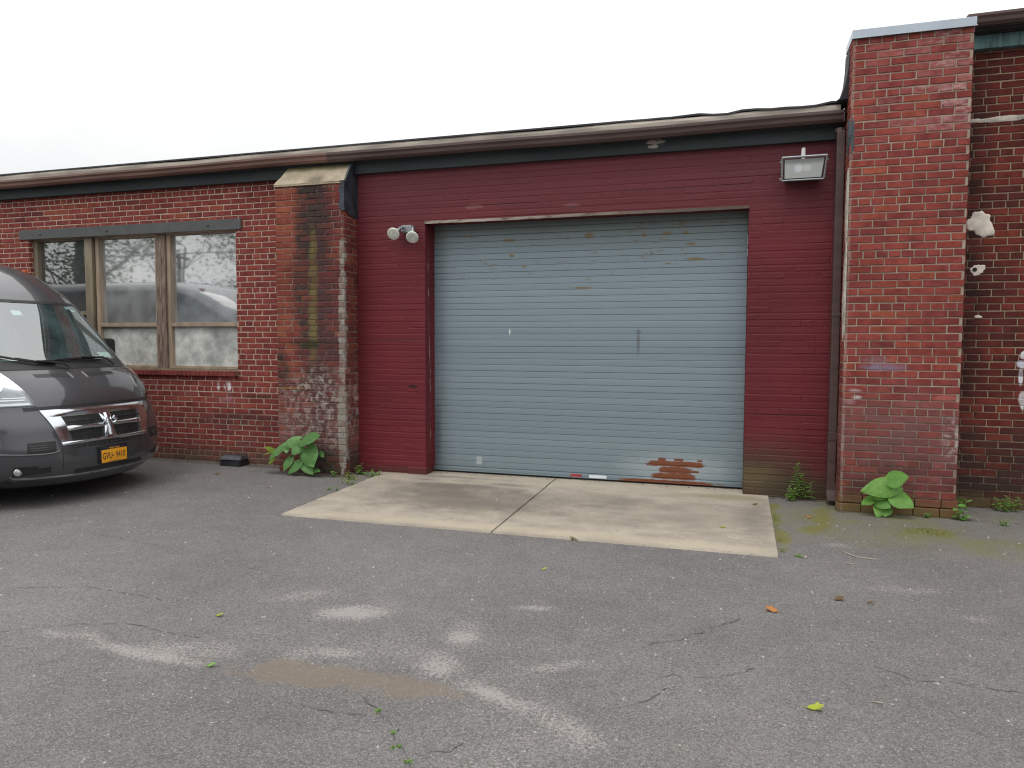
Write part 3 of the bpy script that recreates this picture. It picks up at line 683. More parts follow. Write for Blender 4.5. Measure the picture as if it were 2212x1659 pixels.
# loose grit on the asphalt: too many to count
gr = MB(); rnd = random.Random(11)
for i in range(2300):
    x = rnd.uniform(-8, 3.2); y = 1.9+5.5*rnd.random()**1.1
    if -3.8 < x < .36 and y > 5.5 and rnd.random() < .8: continue
    r = rnd.choice([.0025, .003, .003, .004, .005, .008])*rnd.uniform(.7, 1.3)
    a = rnd.uniform(0, 6.28)
    z0 = .014 if (-3.8 < x < .36 and y > 5.5) else .0
    b = [(x+r*math.cos(a+k*2.1)*rnd.uniform(.7, 1.4), y+r*math.sin(a+k*2.1)*rnd.uniform(.7, 1.4), z0) for k in range(3)]
    t = (x, y, z0+r*1.1)
    gr.face([b[0], b[1], t]); gr.face([b[1], b[2], t]); gr.face([b[2], b[0], t])
for i in range(1500):
    q = rnd.random()
    if q < .30: x, y, z0 = rnd.uniform(-7.5, -5.2), 7.66-abs(rnd.gauss(0, .05)), 0
    elif q < .45: x, y, z0 = rnd.uniform(-5.25, -4.2), 7.345-abs(rnd.gauss(0, .05)), 0
    elif q < .60: x, y, z0 = rnd.uniform(.36, .95), 7.645-abs(rnd.gauss(0, .05)), 0
    elif q < .80: x, y, z0 = rnd.uniform(.93, 3.2), (7.205 if rnd.random() < .5 else 7.74)-abs(rnd.gauss(0, .04)), 0; 
    elif q < .9: x, y, z0 = rnd.uniform(-3.38, .1), 7.89-abs(rnd.gauss(0, .05)), .014
    else: x, y, z0 = -3.86+rnd.gauss(0, .03), rnd.uniform(5.6, 7.4), 0
    if .93 < x < 1.93 and y > 7.215: continue
    r = rnd.uniform(.003, .009); a = rnd.uniform(0, 6.28)
    b = [(x+r*math.cos(a+k*2.1)*rnd.uniform(.7, 1.6), y+r*math.sin(a+k*2.1)*rnd.uniform(.7, 1.6), z0) for k in range(3)]
    t = (x, y, z0+r*.8)
    for k in range(3): gr.face([b[k], b[(k+1) % 3], t], 1)
struct(tag(gr.build('grit', [M_STONE, simple('leaf_litter', (.085, .065, .045), .95, var=.6, scale=60, bump=.2)]), 'pale loose grit scattered over the asphalt yard', 'grit'), 'stuff')

# concrete apron in front of the roll-up door
ap = MB(); H_ = .014
for (xa0, xa1, xb0, xb1) in ((-3.83, -1.862, -3.90, -1.896), (-1.843, .332, -1.877, .350)):
    n = 24
    ya, yb = 5.50, 7.42
    def edge(t): return xa0+(xb0-xa0)*t, xa1+(xb1-xa1)*t
    yl = [ya+(yb-ya)*i/n for i in range(n+1)]
    jl = [random.uniform(-.008, .008) for _ in yl]
    for i in range(n):
        (l0, r0), (l1, r1) = edge(i/n), edge((i+1)/n)
        l0 += jl[i]*(xa0 < -3); l1 += jl[i+1]*(xa0 < -3)
        fa = .035*(.5+.5*math.sin(0))
        ap.face([(l0, yl[i], H_), (r0, yl[i], H_), (r1, yl[i+1], H_), (l1, yl[i+1], H_)])
        ap.face([(l0-.01, yl[i], -.01), (l0, yl[i], H_), (l1, yl[i+1], H_), (l1-.01, yl[i+1], -.01)])
        ap.face([(r0, yl[i], H_), (r0+.004, yl[i], -.01), (r1+.004, yl[i+1], -.01), (r1, yl[i+1], H_)])
    ap.face([(xa0-.01, ya-.012, -.01), (xa1, ya-.012, -.01), (xa1, ya, H_), (xa0, ya, H_)])
# strip between apron and door, running into the opening
ap.face([(-3.90, 7.42, H_), (-1.896, 7.42, H_), (-1.90, 7.655, H_), (-4.0, 7.655, H_)])
ap.face([(-1.884, 7.42, H_), (.350, 7.42, H_), (.352, 7.655, H_), (-1.888, 7.655, H_)])
ap.face([(-3.389, 7.655, H_), (-1.90, 7.655, H_), (-1.90, 8.0, H_), (-3.389, 8.0, H_)])
ap.face([(-1.888, 7.655, H_), (.109, 7.655, H_), (.109, 8.0, H_), (-1.888, 8.0, H_)])
ap.face([(-3.9, 7.42, H_), (-4.0, 7.655, H_), (-4.02, 7.655, -.01), (-3.92, 7.42, -.01)])
ap.face([(.350, 7.42, H_), (.354, 7.42, -.01), (.356, 7.655, -.01), (.352, 7.655, H_)])
struct(ap.build('concrete_apron', M_CONC))

# ------------------------------------------------------------------ low garage building
YW = 7.66
GB = thing('garage_building', 'long low brick garage with a maroon painted bay around a grey roll-up door', 'building', (-4.5, 7.7, 0))
def Pfront(Y): return lambda u, z, dd: (u, Y-dd, z)
WH = (-9.335, -5.955, 1.115, 2.93)      # window opening
mb = MB()
def tl(u, z):
    t = random.betavariate(2.4, 2.0)
    if random.random() < .05: t *= .3
    return t, (.25*random.random() if (z < 1.1 and random.random() < .2) else 0)
brick_wall(mb, Pfront(7.68), -15, -5.15, 0, 3.50, [WH], .0687, .0138, 6, 1, .2165, .0115, .006, tl, .0022, .005)
brick_wall(mb, lambda u, z, dd: (-9.335+dd*.3, u, z), 7.68, 7.80, 1.115, 2.93, [], .0687, .0138, 99, 98, .1, .0115, .004, tl)
for r in [(-15, -5.15)]:   # back and sides of the volume
    pass
mb.face([(-9.335, 7.681, 2.93), (-5.955, 7.681, 2.93), (-5.955, 7.80, 2.93), (-9.335, 7.80, 2.93)], 1, (.5, .5, .01))
mb.face([(-5.955, 7.681, 1.115), (-5.955, 7.80, 1.115), (-5.955, 7.80, 2.93), (-5.955, 7.681, 2.93)], 0, (.4, .5, .01))
mb.face([(-15, 18, 0), (-15, 7.68, 0), (-15, 7.68, 3.5), (-15, 18, 3.5)], 0, (.5, .5, .01))
mb.face([(.95, 18, 0), (-15, 18, 0), (-15, 18, 3.5), (.95, 18, 3.5)], 0, (.5, .5, .01))
mb.build('brick_wall', M_LEFT, GB)
# buttress
BX0, BX1, BY = -5.15, -4.258, 7.36
mb = MB()
def tb(u, z):
    t = random.betavariate(2, 2.2)
    if u < -4.9: t = min(1, t+.25)
    return t, (.8*random.random() if z < 1.25 and random.random() < .45 else 0)
bw = dict(course=.0687, zoff=.0138, hdr=6, hph=1, L=.2165, joint=.009, relief=.006, tone=tb, jit=.0032, cham=.006)
brick_wall(mb, Pfront(BY), BX0, BX1, 0, 3.35, **bw)
brick_wall(mb, lambda u, z, dd: (BX1+dd, u, z), BY, YW, 0, 3.35, **bw)
brick_wall(mb, lambda u, z, dd: (BX0-dd, -u, z), -7.69, -BY, 0, 3.35, **bw)
but = mb.build('buttress', M_BUT, GB); but['label'] = 'stained brick buttress with mossy streaks'
mb = MB()   # sloping concrete cap, tar skirt on its right side
a0, a1 = BX0-.012, BX1+.012
P_ = [(a0, BY-.015, 3.335), (a1, BY-.015, 3.335), (a1, BY-.01, 3.36), (a0, BY-.01, 3.36), (a0+.05, 7.60, 3.625), (a1-.03, 7.60, 3.625), (a0, YW+.02, 3.335), (a1, YW+.02, 3.335), (a0+.05, YW+.02, 3.66), (a1-.03, YW+.02, 3.66)]
bmx = bmesh.new(); bv = [bmx.verts.new(p) for p in P_]
for q in ((0, 1, 2, 3), (3, 2, 5, 4), (4, 5, 9, 8), (1, 7, 9, 5, 2), (0, 3, 4, 8, 6), (0, 6, 7, 1)): bmx.faces.new([bv[i] for i in q])
bmesh.ops.subdivide_edges(bmx, edges=bmx.edges[:], cuts=4, use_grid_fill=True)
for v in bmx.verts: v.co += Vector((random.uniform(-.004, .004), random.uniform(-.004, .004), random.uniform(-.004, .004)))
mb.add_bm(bmx); mb.build('buttress_cap', M_CAP, but)
mb = MB()
n = 10
tp = [(BY-.022, 3.03), (BY-.024, 3.12), (BY-.022, 3.30), (BY+.03, 3.40), (7.50, 3.56), (7.60, 3.65), (7.652, 3.66), (7.652, 3.30), (7.652, 2.985), (7.60, 2.975), (7.50, 2.99), (7.42, 3.0), (7.39, 3.03)]
top = [mb.vert((BX1+.022+random.uniform(-.004, .004), y, z)) for y, z in tp]; bot = [mb.vert((BX1-.002, y, z)) for y, z in tp]
mb.facei(top)
for k in range(len(tp)): mb.facei((bot[k], bot[(k+1) % len(tp)], top[(k+1) % len(tp)], top[k]))
# tar lapped round onto the front face
lp = [(BX1-.045, 3.36), (BX1-.012, 3.34), (BX1-.05, 3.27), (BX1-.03, 3.18), (BX1-.055, 3.06), (BX1+.020, 3.02), (BX1+.020, 3.36)]
fr = [mb.vert((x, BY-.022, z)) for x, z in lp]; bk = [mb.vert((x, BY, z)) for x, z in lp]
mb.facei(fr)
for k in range(len(lp)): mb.facei((bk[k], bk[(k+1) % len(lp)], fr[(k+1) % len(lp)], fr[k]))
mb.build('tar_flashing', M_TAR, but, fixn=True)
# painted bay
DH = (-3.39, .11, -.1, 2.905)
mb = MB()
pw = dict(course=.0675, zoff=.02, hdr=7, hph=4, L=.2135, joint=.007, relief=.0022, jit=.0028, cham=.007, runs=(1, 1, 2, 3, 4, 6))
brick_wall(mb, Pfront(YW), BX1, .957, 0, 3.5, [DH], **pw)
brick_wall(mb, lambda u, z, dd: (-3.39+dd, u, z), YW-.002, 7.96, 0, 2.905, [], **{**pw, 'relief': .002})
brick_wall(mb, lambda u, z, dd: (.11-dd, -u, z), -7.96, -(YW-.002), 0, 2.905, [], **{**pw, 'relief': .002})
mb.face([(-3.39, YW, 2.905), (.11, YW, 2.905), (.11, 7.97, 2.905), (-3.39, 7.97, 2.905)], 1, (.5, .5, .01))
# swollen foot of the left jamb
for (xx0, xx1, yy0, z1_) in ((-3.62, -3.376, YW-.022, .10),):
    mb.box((xx0, yy0, 0), (xx1, 7.8, z1_), 0, .018)
pwall = mb.build('painted_wall', [M_PAINT, M_PAINT], GB); pwall['label'] = 'maroon painted brick around the roll-up door'
# crack with bare plaster showing on the left jamb
mb = MB(); rnd = random.Random(5); z = .25
pts = []
while z < 2.65: pts.append((7.76+.03*math.sin(z*2.1)+rnd.uniform(-.008, .008), z)); z += .05
prev = None
for (yy, zz_) in pts:
    w0 = rnd.uniform(.0006, .0045) if 1.0 < zz_ < 1.75 or rnd.random() < .3 else rnd.uniform(.0001, .001)
    cur = (mb.vert((-3.385, yy-w0, zz_)), mb.vert((-3.385, yy+w0, zz_)))
    if prev: mb.facei((prev[0], prev[1], cur[1], cur[0]))
    prev = cur
mb.build('plaster_crack', M_FOAM, pwall)
def lintel_strip():
    m, g = new_mat('peeling_lintel'); X = g.xyz()
    n = g.noise(6, 6, g.scaled((.6, 1, 2)), .7)
    c = g.mix(g.mr(g.m('ADD', X[0], g.m('MULTIPLY', n, 1.6)), -2.6, 1.0), (.36, .31, .27), (.085, .070, .055))
    c = g.mix(g.mr(n, .5, .62), c, (.13, .095, .07)); principled(g, c, .8, 0, g.bump(n, .4, .01), .3); return m
# pale peeling angle over the door
mb = MB()
def jf(x, k): return (.002*math.sin(x*7+k)+random.uniform(-.0015, .0015), .0025*math.sin(x*3.1)+random.uniform(-.002, .002))
mb.extrude([(7.645, 2.882), (7.645, 2.912), (7.70, 2.912), (7.70, 2.896), (7.665, 2.890)], -3.39, .112, 0, 60, jf)
lt = mb.build('door_lintel', lintel_strip(), GB); lt['label'] = 'pale peeling steel strip over the roll-up door'

# roll-up door
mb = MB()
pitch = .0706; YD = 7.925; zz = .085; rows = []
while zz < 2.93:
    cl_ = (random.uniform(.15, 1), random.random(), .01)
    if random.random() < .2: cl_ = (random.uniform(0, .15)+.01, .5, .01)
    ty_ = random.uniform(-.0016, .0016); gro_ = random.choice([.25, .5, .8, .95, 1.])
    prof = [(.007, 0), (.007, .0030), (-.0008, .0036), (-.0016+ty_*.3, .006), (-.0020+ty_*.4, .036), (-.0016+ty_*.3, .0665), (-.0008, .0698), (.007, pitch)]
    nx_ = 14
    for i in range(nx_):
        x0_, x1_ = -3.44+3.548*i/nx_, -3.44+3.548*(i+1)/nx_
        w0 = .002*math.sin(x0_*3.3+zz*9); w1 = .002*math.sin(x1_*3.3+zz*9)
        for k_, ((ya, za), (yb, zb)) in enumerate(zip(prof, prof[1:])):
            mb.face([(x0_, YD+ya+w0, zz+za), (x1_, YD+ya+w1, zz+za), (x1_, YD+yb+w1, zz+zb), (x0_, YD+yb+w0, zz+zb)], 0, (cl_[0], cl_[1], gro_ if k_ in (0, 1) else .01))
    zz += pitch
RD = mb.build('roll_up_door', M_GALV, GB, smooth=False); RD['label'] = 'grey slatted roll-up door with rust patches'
mb = MB()
mb.box((-3.389, YD-.028, .038), (.108, YD+.01, .084), 0, .005)
mb.box((-3.389, YD-.045, .036), (.108, YD-.026, .044), 0, .003)
for xb in (-2.9, -1.24, -.9, .03): mb.lathe([(.010, 0), (.010, .006), (.004, .010)], Matrix.Translation((xb, YD-.028, .055)) @ Matrix.Rotation(PI/2, 4, 'X'), 8)
mb.build('bottom_bar', M_GALV, RD, smooth=30)
mb = MB(); mb.box((-3.388, YD-.012, .013), (.107, YD+.01, .0375)); mb.build('rubber_seal', M_RUBBER, RD)
mb = MB(); mb.box((-1.73, YD-.033, .040), (-1.605, YD-.026, .076), 0, .002); mb.build('red_label', M_RED, RD)
mb = MB(); mb.box((-1.52, YD-.033, .036), (-1.325, YD-.026, .074), 0, .002); mb.build('white_label', M_WHITE, RD)
# roof edge: fascia board, gutter, drip edge, roof
mb = MB(); mb.extrude([(7.60, 3.485), (7.60, 3.70), (7.66, 3.70), (7.66, 3.485)], -15, .955, 0, 1); 
mb.extrude([(7.575, 3.60), (7.575, 3.71), (7.599, 3.71), (7.599, 3.60)], -15, .955, 0, 1)
mb.build('fascia', M_FASCIA, GB)
def gut_prof(z0, z1, yf, yb): return [(yb, z0+.01), (yf+.045, z0), (yf+.018, z0+.025), (yf+.012, z0+.055), (yf-.004, z0+.075), (yf-.004, z1), (yf+.008, z1), (yf+.012, z0+.085), (yf+.024, z0+.06), (yf+.05, z0+.014), (yb-.004, z0+.02), (yb-.004, z1), (yb, z1)]
def gj(x, k): return (0, .006*math.sin(x*.9)+.003*math.sin(x*2.3+1))
mb = MB()
mb.extrude(gut_prof(3.608, 3.705, 7.45, 7.574), -15, -4.50, 0, 60, gj)
G1 = mb.build('gutter', M_GUTTER2, GB); G1['label'] = 'reddish brown gutter length over the brick wall'
mb = MB(); mb.extrude(gut_prof(3.606, 3.707, 7.448, 7.574), -4.53, .93, 0, 40, gj)
mb.box((.925, 7.444, 3.604), (.935, 7.574, 3.71))
G2 = mb.build('gutter', M_GUTTER, GB); G2['label'] = 'dark brown gutter length over the maroon bay'
mb = MB()
def dj(x, k): return (.004*math.sin(x*1.7), .005*math.sin(x*1.3+k*.3)+.004*math.sin(x*4.1)) if k < 3 else (0, 0)
mb.extrude([(7.478, 3.70), (7.470, 3.745), (7.476, 3.768), (7.60, 3.775), (7.60, 3.70)], -15, .90, 0, 90, dj)
mb.build('drip_edge', M_DRIP, GB)
mb = MB()
def rj(x, k):
    w = max(0, min(1, (x+1.2)/1.2))
    return (0, (.010*math.sin(x*9.5)+.008*math.sin(x*15+1))*w) if k in (0, 1) else (0, 0)
mb.extrude([(7.462, 3.772), (7.462, 3.789), (7.56, 3.80), (18, 4.15), (18, 4.10), (7.6, 3.776)], -15, .95, 0, 120, rj)
mb.build('roof', M_ROOF, GB)
# downspout in the corner beside the pier
mb = MB()
mb.box((.876, 7.47, .20), (.948, 7.585, 3.53), 0, .008)
mb.box((.872, 7.464, 1.8), (.952, 7.59, 1.83), 0, .004)
mb.box((.872, 7.464, .62), (.952, 7.59, .70), 0, .004)
mb.tube([(.912, 7.527, 3.56), (.912, 7.527, 3.52)], .05, 8)
pr = [(0, .22), (0, .14), (-.02, .09), (-.07, .055)]
ring = []
for (dy, z) in pr:
    ring.append([mb.vert(p) for p in ((.872, 7.465+dy, z), (.952, 7.465+dy, z), (.952, 7.585+dy*.9, z-.02 if dy else z), (.872, 7.585+dy*.9, z-.02 if dy else z))])
for a, b in zip(ring, ring[1:]):
    for k in range(4): mb.facei((a[k], b[k], b[(k+1) % 4], a[(k+1) % 4]))
mb.build('downspout', M_GUTTER, GB)

# window
WN = bpy.data.objects.new('window', None); COL.objects.link(WN); WN.parent = GB; WN.location = Vector((-7.6, 7.78, 1.2))-GB.location
YG = 7.80
def fr_box(mb, x0, x1, z0, z1, y0=7.745, y1=7.815, bev=.004): mb.box((x0, y0, z0), (x1, y1, z1), 0, bev)
mb = MB()
fr_box(mb, -9.335, -9.262, 1.19, 2.93); fr_box(mb, -9.262, -8.40, 2.905, 2.93); fr_box(mb, -9.262, -8.40, 1.19, 1.23); fr_box(mb, -9.262, -8.40, 1.895, 1.945)
mb.build('sash_frame', M_FRAME2, WN)
mb = MB(); fr_box(mb, -8.40, -8.275, 1.19, 2.93, 7.715); mb.build('mullion', M_FRAME2, WN)
mb = MB(); fr_box(mb, -8.275, -8.245, 1.19, 2.93, 7.775); mb.build('mullion_joint', M_DARK, WN)
mb = MB()
fr_box(mb, -8.245, -8.19, 1.19, 2.93); fr_box(mb, -8.19, -7.26, 2.905, 2.93); fr_box(mb, -7.262, -7.225, 1.19, 2.93); fr_box(mb, -8.19, -7.262, 1.735, 1.785); fr_box(mb, -8.19, -7.262, 1.19, 1.225)
mb.build('sash_frame', M_FRAME, WN)
mb = MB(); fr_box(mb, -7.225, -7.075, 1.17, 2.93, 7.715); w_ = mb.build('mullion', M_WOOD, WN); w_['label'] = 'weathered bare wood mullion'
mb = MB()
fr_box(mb, -7.075, -7.02, 1.19, 2.93); fr_box(mb, -7.02, -6.0, 2.915, 2.93); fr_box(mb, -5.985, -5.955, 1.19, 2.93); fr_box(mb, -7.02, -5.985, 1.735, 1.785); fr_box(mb, -7.02, -5.985, 1.19, 1.225)
mb.build('sash_frame', M_FRAME, WN)
for (x0, x1, z0, z1, m_) in ((-9.262, -8.40, 1.945, 2.905, M_PANE_D), (-9.262, -8.40, 1.23, 1.895, M_PANE_D), (-8.19, -7.262, 1.785, 2.905, M_PANE), (-8.19, -7.262, 1.225, 1.735, M_PANE_F), (-7.02, -5.985, 1.785, 2.915, M_PANE), (-7.02, -5.985, 1.225, 1.735, M_PANE_F)):
    mb = MB(); mb.face([(x0-.004, YG, z0-.004), (x1+.004, YG, z0-.004), (x1+.004, YG, z1+.004), (x0-.004, YG, z1+.004)]); mb.build('pane', m_, WN)
def drape(x0, x1, z0, z1, y, amp, mat_, name, fn=None):
    mb = MB(); nx_, nz_ = 60, 14; idx = {}
    for j in range(nz_+1):
        for i in range(nx_+1):
            u, v = i/nx_, j/nz_
            x = x0+(x1-x0)*u; zt = z1 if fn is None else fn(u)
            zz_ = z0+(zt-z0)*v
            idx[i, j] = mb.vert((x, y+amp*(math.sin(x*21+3*v)+.6*math.sin(x*47+1.3-2*v))*(1.1-.5*v)+.02*math.sin(7*v+5*x), zz_))
    for j in range(nz_):
        for i in range(nx_): mb.facei((idx[i, j], idx[i+1, j], idx[i+1, j+1], idx[i, j+1]))
    return mb.build(name, mat_, WN, smooth=True)
drape(-8.24, -7.23, 1.2, 2.62, 7.90, .012, M_CLOTH, 'curtain', lambda u: 2.55+.1*math.sin(u*4))
drape(-7.07, -5.97, 1.2, 2.6, 7.88, .004, M_SHEET, 'curtain', lambda u: 2.50 if u < .55 else 2.50-1.05*((u-.55)/.45)**.9)
mb = MB()   # room behind the panes
x0, x1, y0, y1, z0, z1 = -9.33, -5.96, 7.818, 9.6, 1.19, 2.93
mb.face([(x0, y1, z0), (x1, y1, z0), (x1, y1, z1), (x0, y1, z1)])
mb.face([(x0, y0, z0), (x0, y1, z0), (x0, y1, z1), (x0, y0, z1)]); mb.face([(x1, y1, z0), (x1, y0, z0), (x1, y0, z1), (x1, y1, z1)])
mb.face([(x0, y0, z0), (x1, y0, z0), (x1, y1, z0), (x0, y1, z0)]); mb.face([(x0, y1, z1), (x1, y1, z1), (x1, y0, z1), (x0, y0, z1)])
mb.build('room_lining', simple('dim_room', (.10, .11, .115), .9, bump=0), WN)
mb = MB(); mb.box((-9.475, 7.655, 2.932), (-5.86, 7.70, 3.062), 0, .003)
for xb in (-9.1, -7.95, -6.35): mb.lathe([(.016, 0), (.016, .008), (.010, .014)], Matrix.Translation((xb, 7.655, 2.995)) @ Matrix.Rotation(PI/2, 4, 'X'), 8)
li = mb.build('window_lintel', M_STEEL, GB)
mb = MB()
x = -9.36
while x < -5.96:
    x1 = min(x+.068, -5.945); mb.box((x+.004, 7.635, 1.105), (x1-.004, 7.78, 1.168), 0, .006); x += .068
i0 = len(mb.c); mb.c = [(random.choice([.2, .35, .5, .45]), .5, .01) for _ in mb.c]
mb.box((-9.36, 7.645, 1.110), (-5.945, 7.78, 1.160), 1)
mb.box((-9.33, 7.70, 1.168), (-5.957, 7.80, 1.188), 1)
mb.build('window_sill', [M_LEFT[0], M_FRAME2], GB)

# ------------------------------------------------------------------ taller brick building on the right
TB = thing('tall_building', 'taller red brick building at the right with a capped pier and verdigris fascia', 'building', (2, 7.8, 0))
mb = MB()
def tp_(u, z):
    t = random.betavariate(2.6, 1.9); h = 0
    if z > 3.35:
        w = max(0, min(1, (u-1.1)/.6)); h = random.random()*(.25+.95*w) if random.random() < .25+.55*w else 0
    if z < 1.0 and random.random() < .5: h = .25*random.random(); t *= .8
    return t, h
pk = dict(course=.0675, zoff=.021, hdr=7, hph=6, L=.2065, joint=.0095, relief=.006, tone=tp_, jit=.0018, cham=.004)
PX0, PX1, PY, RY = .96, 1.905, 7.25, 7.78
brick_wall(mb, Pfront(PY), PX0, PX1, .155, 4.26, **pk)
brick_wall(mb, lambda u, z, dd: (PX0-dd, -u, z), -7.66, -PY, 0, 4.26, **pk)
brick_wall(mb, lambda u, z, dd: (PX1+dd, u, z), PY, 7.80, 0, 4.26, **pk)
# mossy projecting footing courses
for z0, z1, pr in ((0., .075, .035), (.083, .15, .022)):
    x = PX0-pr
    while x < PX1+pr-.01:
        x1 = min(x+.213, PX1+pr); mb.box((x+.003, PY-pr, z0), (x1-.003, PY+.05, z1), 0, .007)
        x += .213
mb.c = [c if c != (0, 0, 0) else (.25, .5, .01) for c in mb.c]
PR = mb.build('brick_pier', M_PIER, TB)
mb = MB()
mb.face([(PX0, PY-.002, 4.26), (PX1, PY-.002, 4.26), (PX1, 7.80, 4.26), (PX0, 7.66, 4.26)])
mb.box((PX0-.012, PY-.03, 4.262), (PX1+.015, 7.62, 4.335), 0, .004)
mb.box((PX0-.020, PY-.038, 4.255), (PX1+.020, PY-.028, 4.262), 0, .002)
mb.build('metal_coping', M_FLASH, PR)
mb = MB()   # felt flashing lapped down the pier's roof side
pf = [(4.24, .010), (4.1, .014), (3.98, .026), (3.88, .048), (3.80, .075), (3.785, .10)]
sec = [(PX0-dd_, z) for z, dd_ in pf]+[(PX0+.001, 3.785), (PX0+.001, 4.24)]
prevr = None
for i in range(7):
    y = 7.38+.045*i; j = .006*math.sin(i*1.9)
    ringf = [mb.vert((x-(j if k_ in (3, 4, 5) else 0), y, z)) for k_, (x, z) in enumerate(sec)]
    if prevr:
        for k_ in range(len(sec)): mb.facei((prevr[k_], prevr[(k_+1) % len(sec)], ringf[(k_+1) % len(sec)], ringf[k_]))
    else: mb.facei(ringf)
    prevr = ringf
mb.facei(prevr[::-1])
mb.build('felt_flashing', M_TARP, PR)
mb = MB(); irregular(mb, lambda u, z, dd: (PX0-dd, -u, z), -7.31, 3.42, .06, .20, 18, .012, .3, 4, .006); irregular(mb, lambda u, z, dd: (u, PY-dd, z), .975, 3.42, .014, .19, 18, .004, .35, 7, .006)
mb.build('tar_patch', simple('grey_tar', (.045, .055, .064), .7, var=.3, bump=.4), PR)
mb = MB()
for k_, (z0, z1) in enumerate(((2.45, 3.1), (1.5, 2.5))):
    irregular(mb, lambda u, z, dd: (PX0-dd, -u, z), -7.285, (z0+z1)/2, .055, (z1-z0)/2, 26, .014, .32, 20+k_, .004)
mb.build('mortar_patch', M_MORT, PR)
# recessed wall to the right
mb = MB()
def trt(u, z):
    t = random.betavariate(2.2, 2.2)
    if random.random() < .18: t *= .3
    return t, 0
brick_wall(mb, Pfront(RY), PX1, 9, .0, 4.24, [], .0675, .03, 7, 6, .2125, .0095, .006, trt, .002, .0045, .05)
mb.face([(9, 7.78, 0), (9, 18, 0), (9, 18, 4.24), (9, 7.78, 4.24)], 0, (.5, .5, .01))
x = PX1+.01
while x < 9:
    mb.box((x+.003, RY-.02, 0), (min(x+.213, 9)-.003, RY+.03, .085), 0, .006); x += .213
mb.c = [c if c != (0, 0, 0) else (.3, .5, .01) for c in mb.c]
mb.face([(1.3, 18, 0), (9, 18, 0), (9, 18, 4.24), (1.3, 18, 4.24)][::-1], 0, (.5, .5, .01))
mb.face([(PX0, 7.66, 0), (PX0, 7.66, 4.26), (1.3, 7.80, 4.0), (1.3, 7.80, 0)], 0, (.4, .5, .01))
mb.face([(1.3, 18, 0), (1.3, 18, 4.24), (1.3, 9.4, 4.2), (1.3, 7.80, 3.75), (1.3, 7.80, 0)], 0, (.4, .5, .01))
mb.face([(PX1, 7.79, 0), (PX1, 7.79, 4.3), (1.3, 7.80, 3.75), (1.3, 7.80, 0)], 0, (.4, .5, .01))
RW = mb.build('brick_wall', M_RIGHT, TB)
mb = MB(); irregular(mb, Pfront(RY), 2.16, 2.655, .105, .120, 60, .005, .30, 12, .007); mb.build('filler_patch', M_FOAM, RW, smooth=True)
mb = MB(); irregular(mb, Pfront(RY), 2.15, 2.235, .062, .050, 40, .005, .25, 15, .007); mb.build('filler_patch', M_FOAM, RW, smooth=True)
mb = MB(); mb.lathe([(.020, 0), (.020, .002)], Matrix.Translation((2.125, RY-.0135, 2.238)) @ Matrix.Rotation(PI/2, 4, 'X'), 12); mb.build('hole', M_DARK, RW)
mb = MB(); irregular(mb, Pfront(RY), 2.17, 1.80, .03, .016, 18, .01, .3, 16, .005); mb.build('filler_patch', M_FOAM, RW)
mb = MB()
mb.extrude([(RY-.010, 3.590), (RY-.013, 3.605), (RY-.012, 3.622), (RY-.008, 3.632), (RY, 3.635), (RY, 3.588)], PX1, 4.2, 0, 60, lambda x, k: (random.uniform(-.002, .002), .010*math.sin(x*5)+.006*math.sin(x*13+k)+random.uniform(-.004, .004)))
mb.build('mortar_band', M_MORT, RW)
mb = MB(); mb.box((PX1+.012, 7.70, 4.225), (9, 7.775, 4.345), 0, .003); mb.build('verdigris_fascia', M_COPPER, TB)
mb = MB(); mb.box((PX1+.012, 7.60, 4.347), (9, 7.775, 4.375), 0, .003); mb.build('soffit', M_DARK, TB)
mb = MB(); mb.extrude(gut_prof(4.365, 4.462, 7.50, 7.62), PX1+.02, 9, 0, 20, gj); mb.build('gutter', M_GUTTER, TB)
mb = MB(); mb.extrude([(7.55, 4.47), (7.55, 4.485), (9.6, 4.52), (9.6, 4.50)], PX1+.03, 9.1, 0, 1); mb.extrude([(9.6, 4.50), (9.6, 4.52), (18, 4.72), (18, 4.70)], 1.95, 9.1, 0, 1); mb.face([(1.28, 9.4, 4.20), (1.95, 9.6, 4.50), (1.95, 18, 4.70), (1.28, 18, 4.25)]); mb.build('roof', M_ROOF, TB)

# ------------------------------------------------------------------ flood lights on the maroon wall
FL = thing('floodlight', 'grey box floodlight with ribbed glass high on the maroon wall', 'floodlight', (.585, 7.66, 3.2))
mb = MB()
def hexa(mb, P, bev=0, mi=0):
    bm = bmesh.new(); v = [bm.verts.new(p) for p in P]
    for q in ((0, 1, 2, 3), (4, 7, 6, 5), (0, 4, 5, 1), (1, 5, 6, 2), (2, 6, 7, 3), (3, 7, 4, 0)): bm.faces.new([v[i] for i in q])
    bmesh.ops.recalc_face_normals(bm, faces=bm.faces[:])
    if bev: bmesh.ops.bevel(bm, geom=bm.edges[:], offset=bev, segments=2, affect='EDGES')
    mb.add_bm(bm, mi)
hexa(mb, [(.415, 7.50, 3.112), (.757, 7.50, 3.112), (.777, 7.455, 3.290), (.412, 7.455, 3.290), (.43, 7.655, 3.115), (.745, 7.655, 3.115), (.755, 7.655, 3.27), (.425, 7.655, 3.27)], .006)
fh = mb.build('housing', M_BRONZE, FL)
mb = MB()
def rim(p, q, w):
    mb.tube([p, q], w, 6)
c4 = [(.400, 7.492, 3.100), (.772, 7.492, 3.100), (.792, 7.440, 3.305), (.396, 7.440, 3.305)]
mb.tube([c4[2], c4[3]], .011, 8); mb.tube([c4[0], c4[1]], .008, 8); mb.tube([c4[3], c4[0]], .009, 8); mb.tube([c4[1], c4[2]], .009, 8)
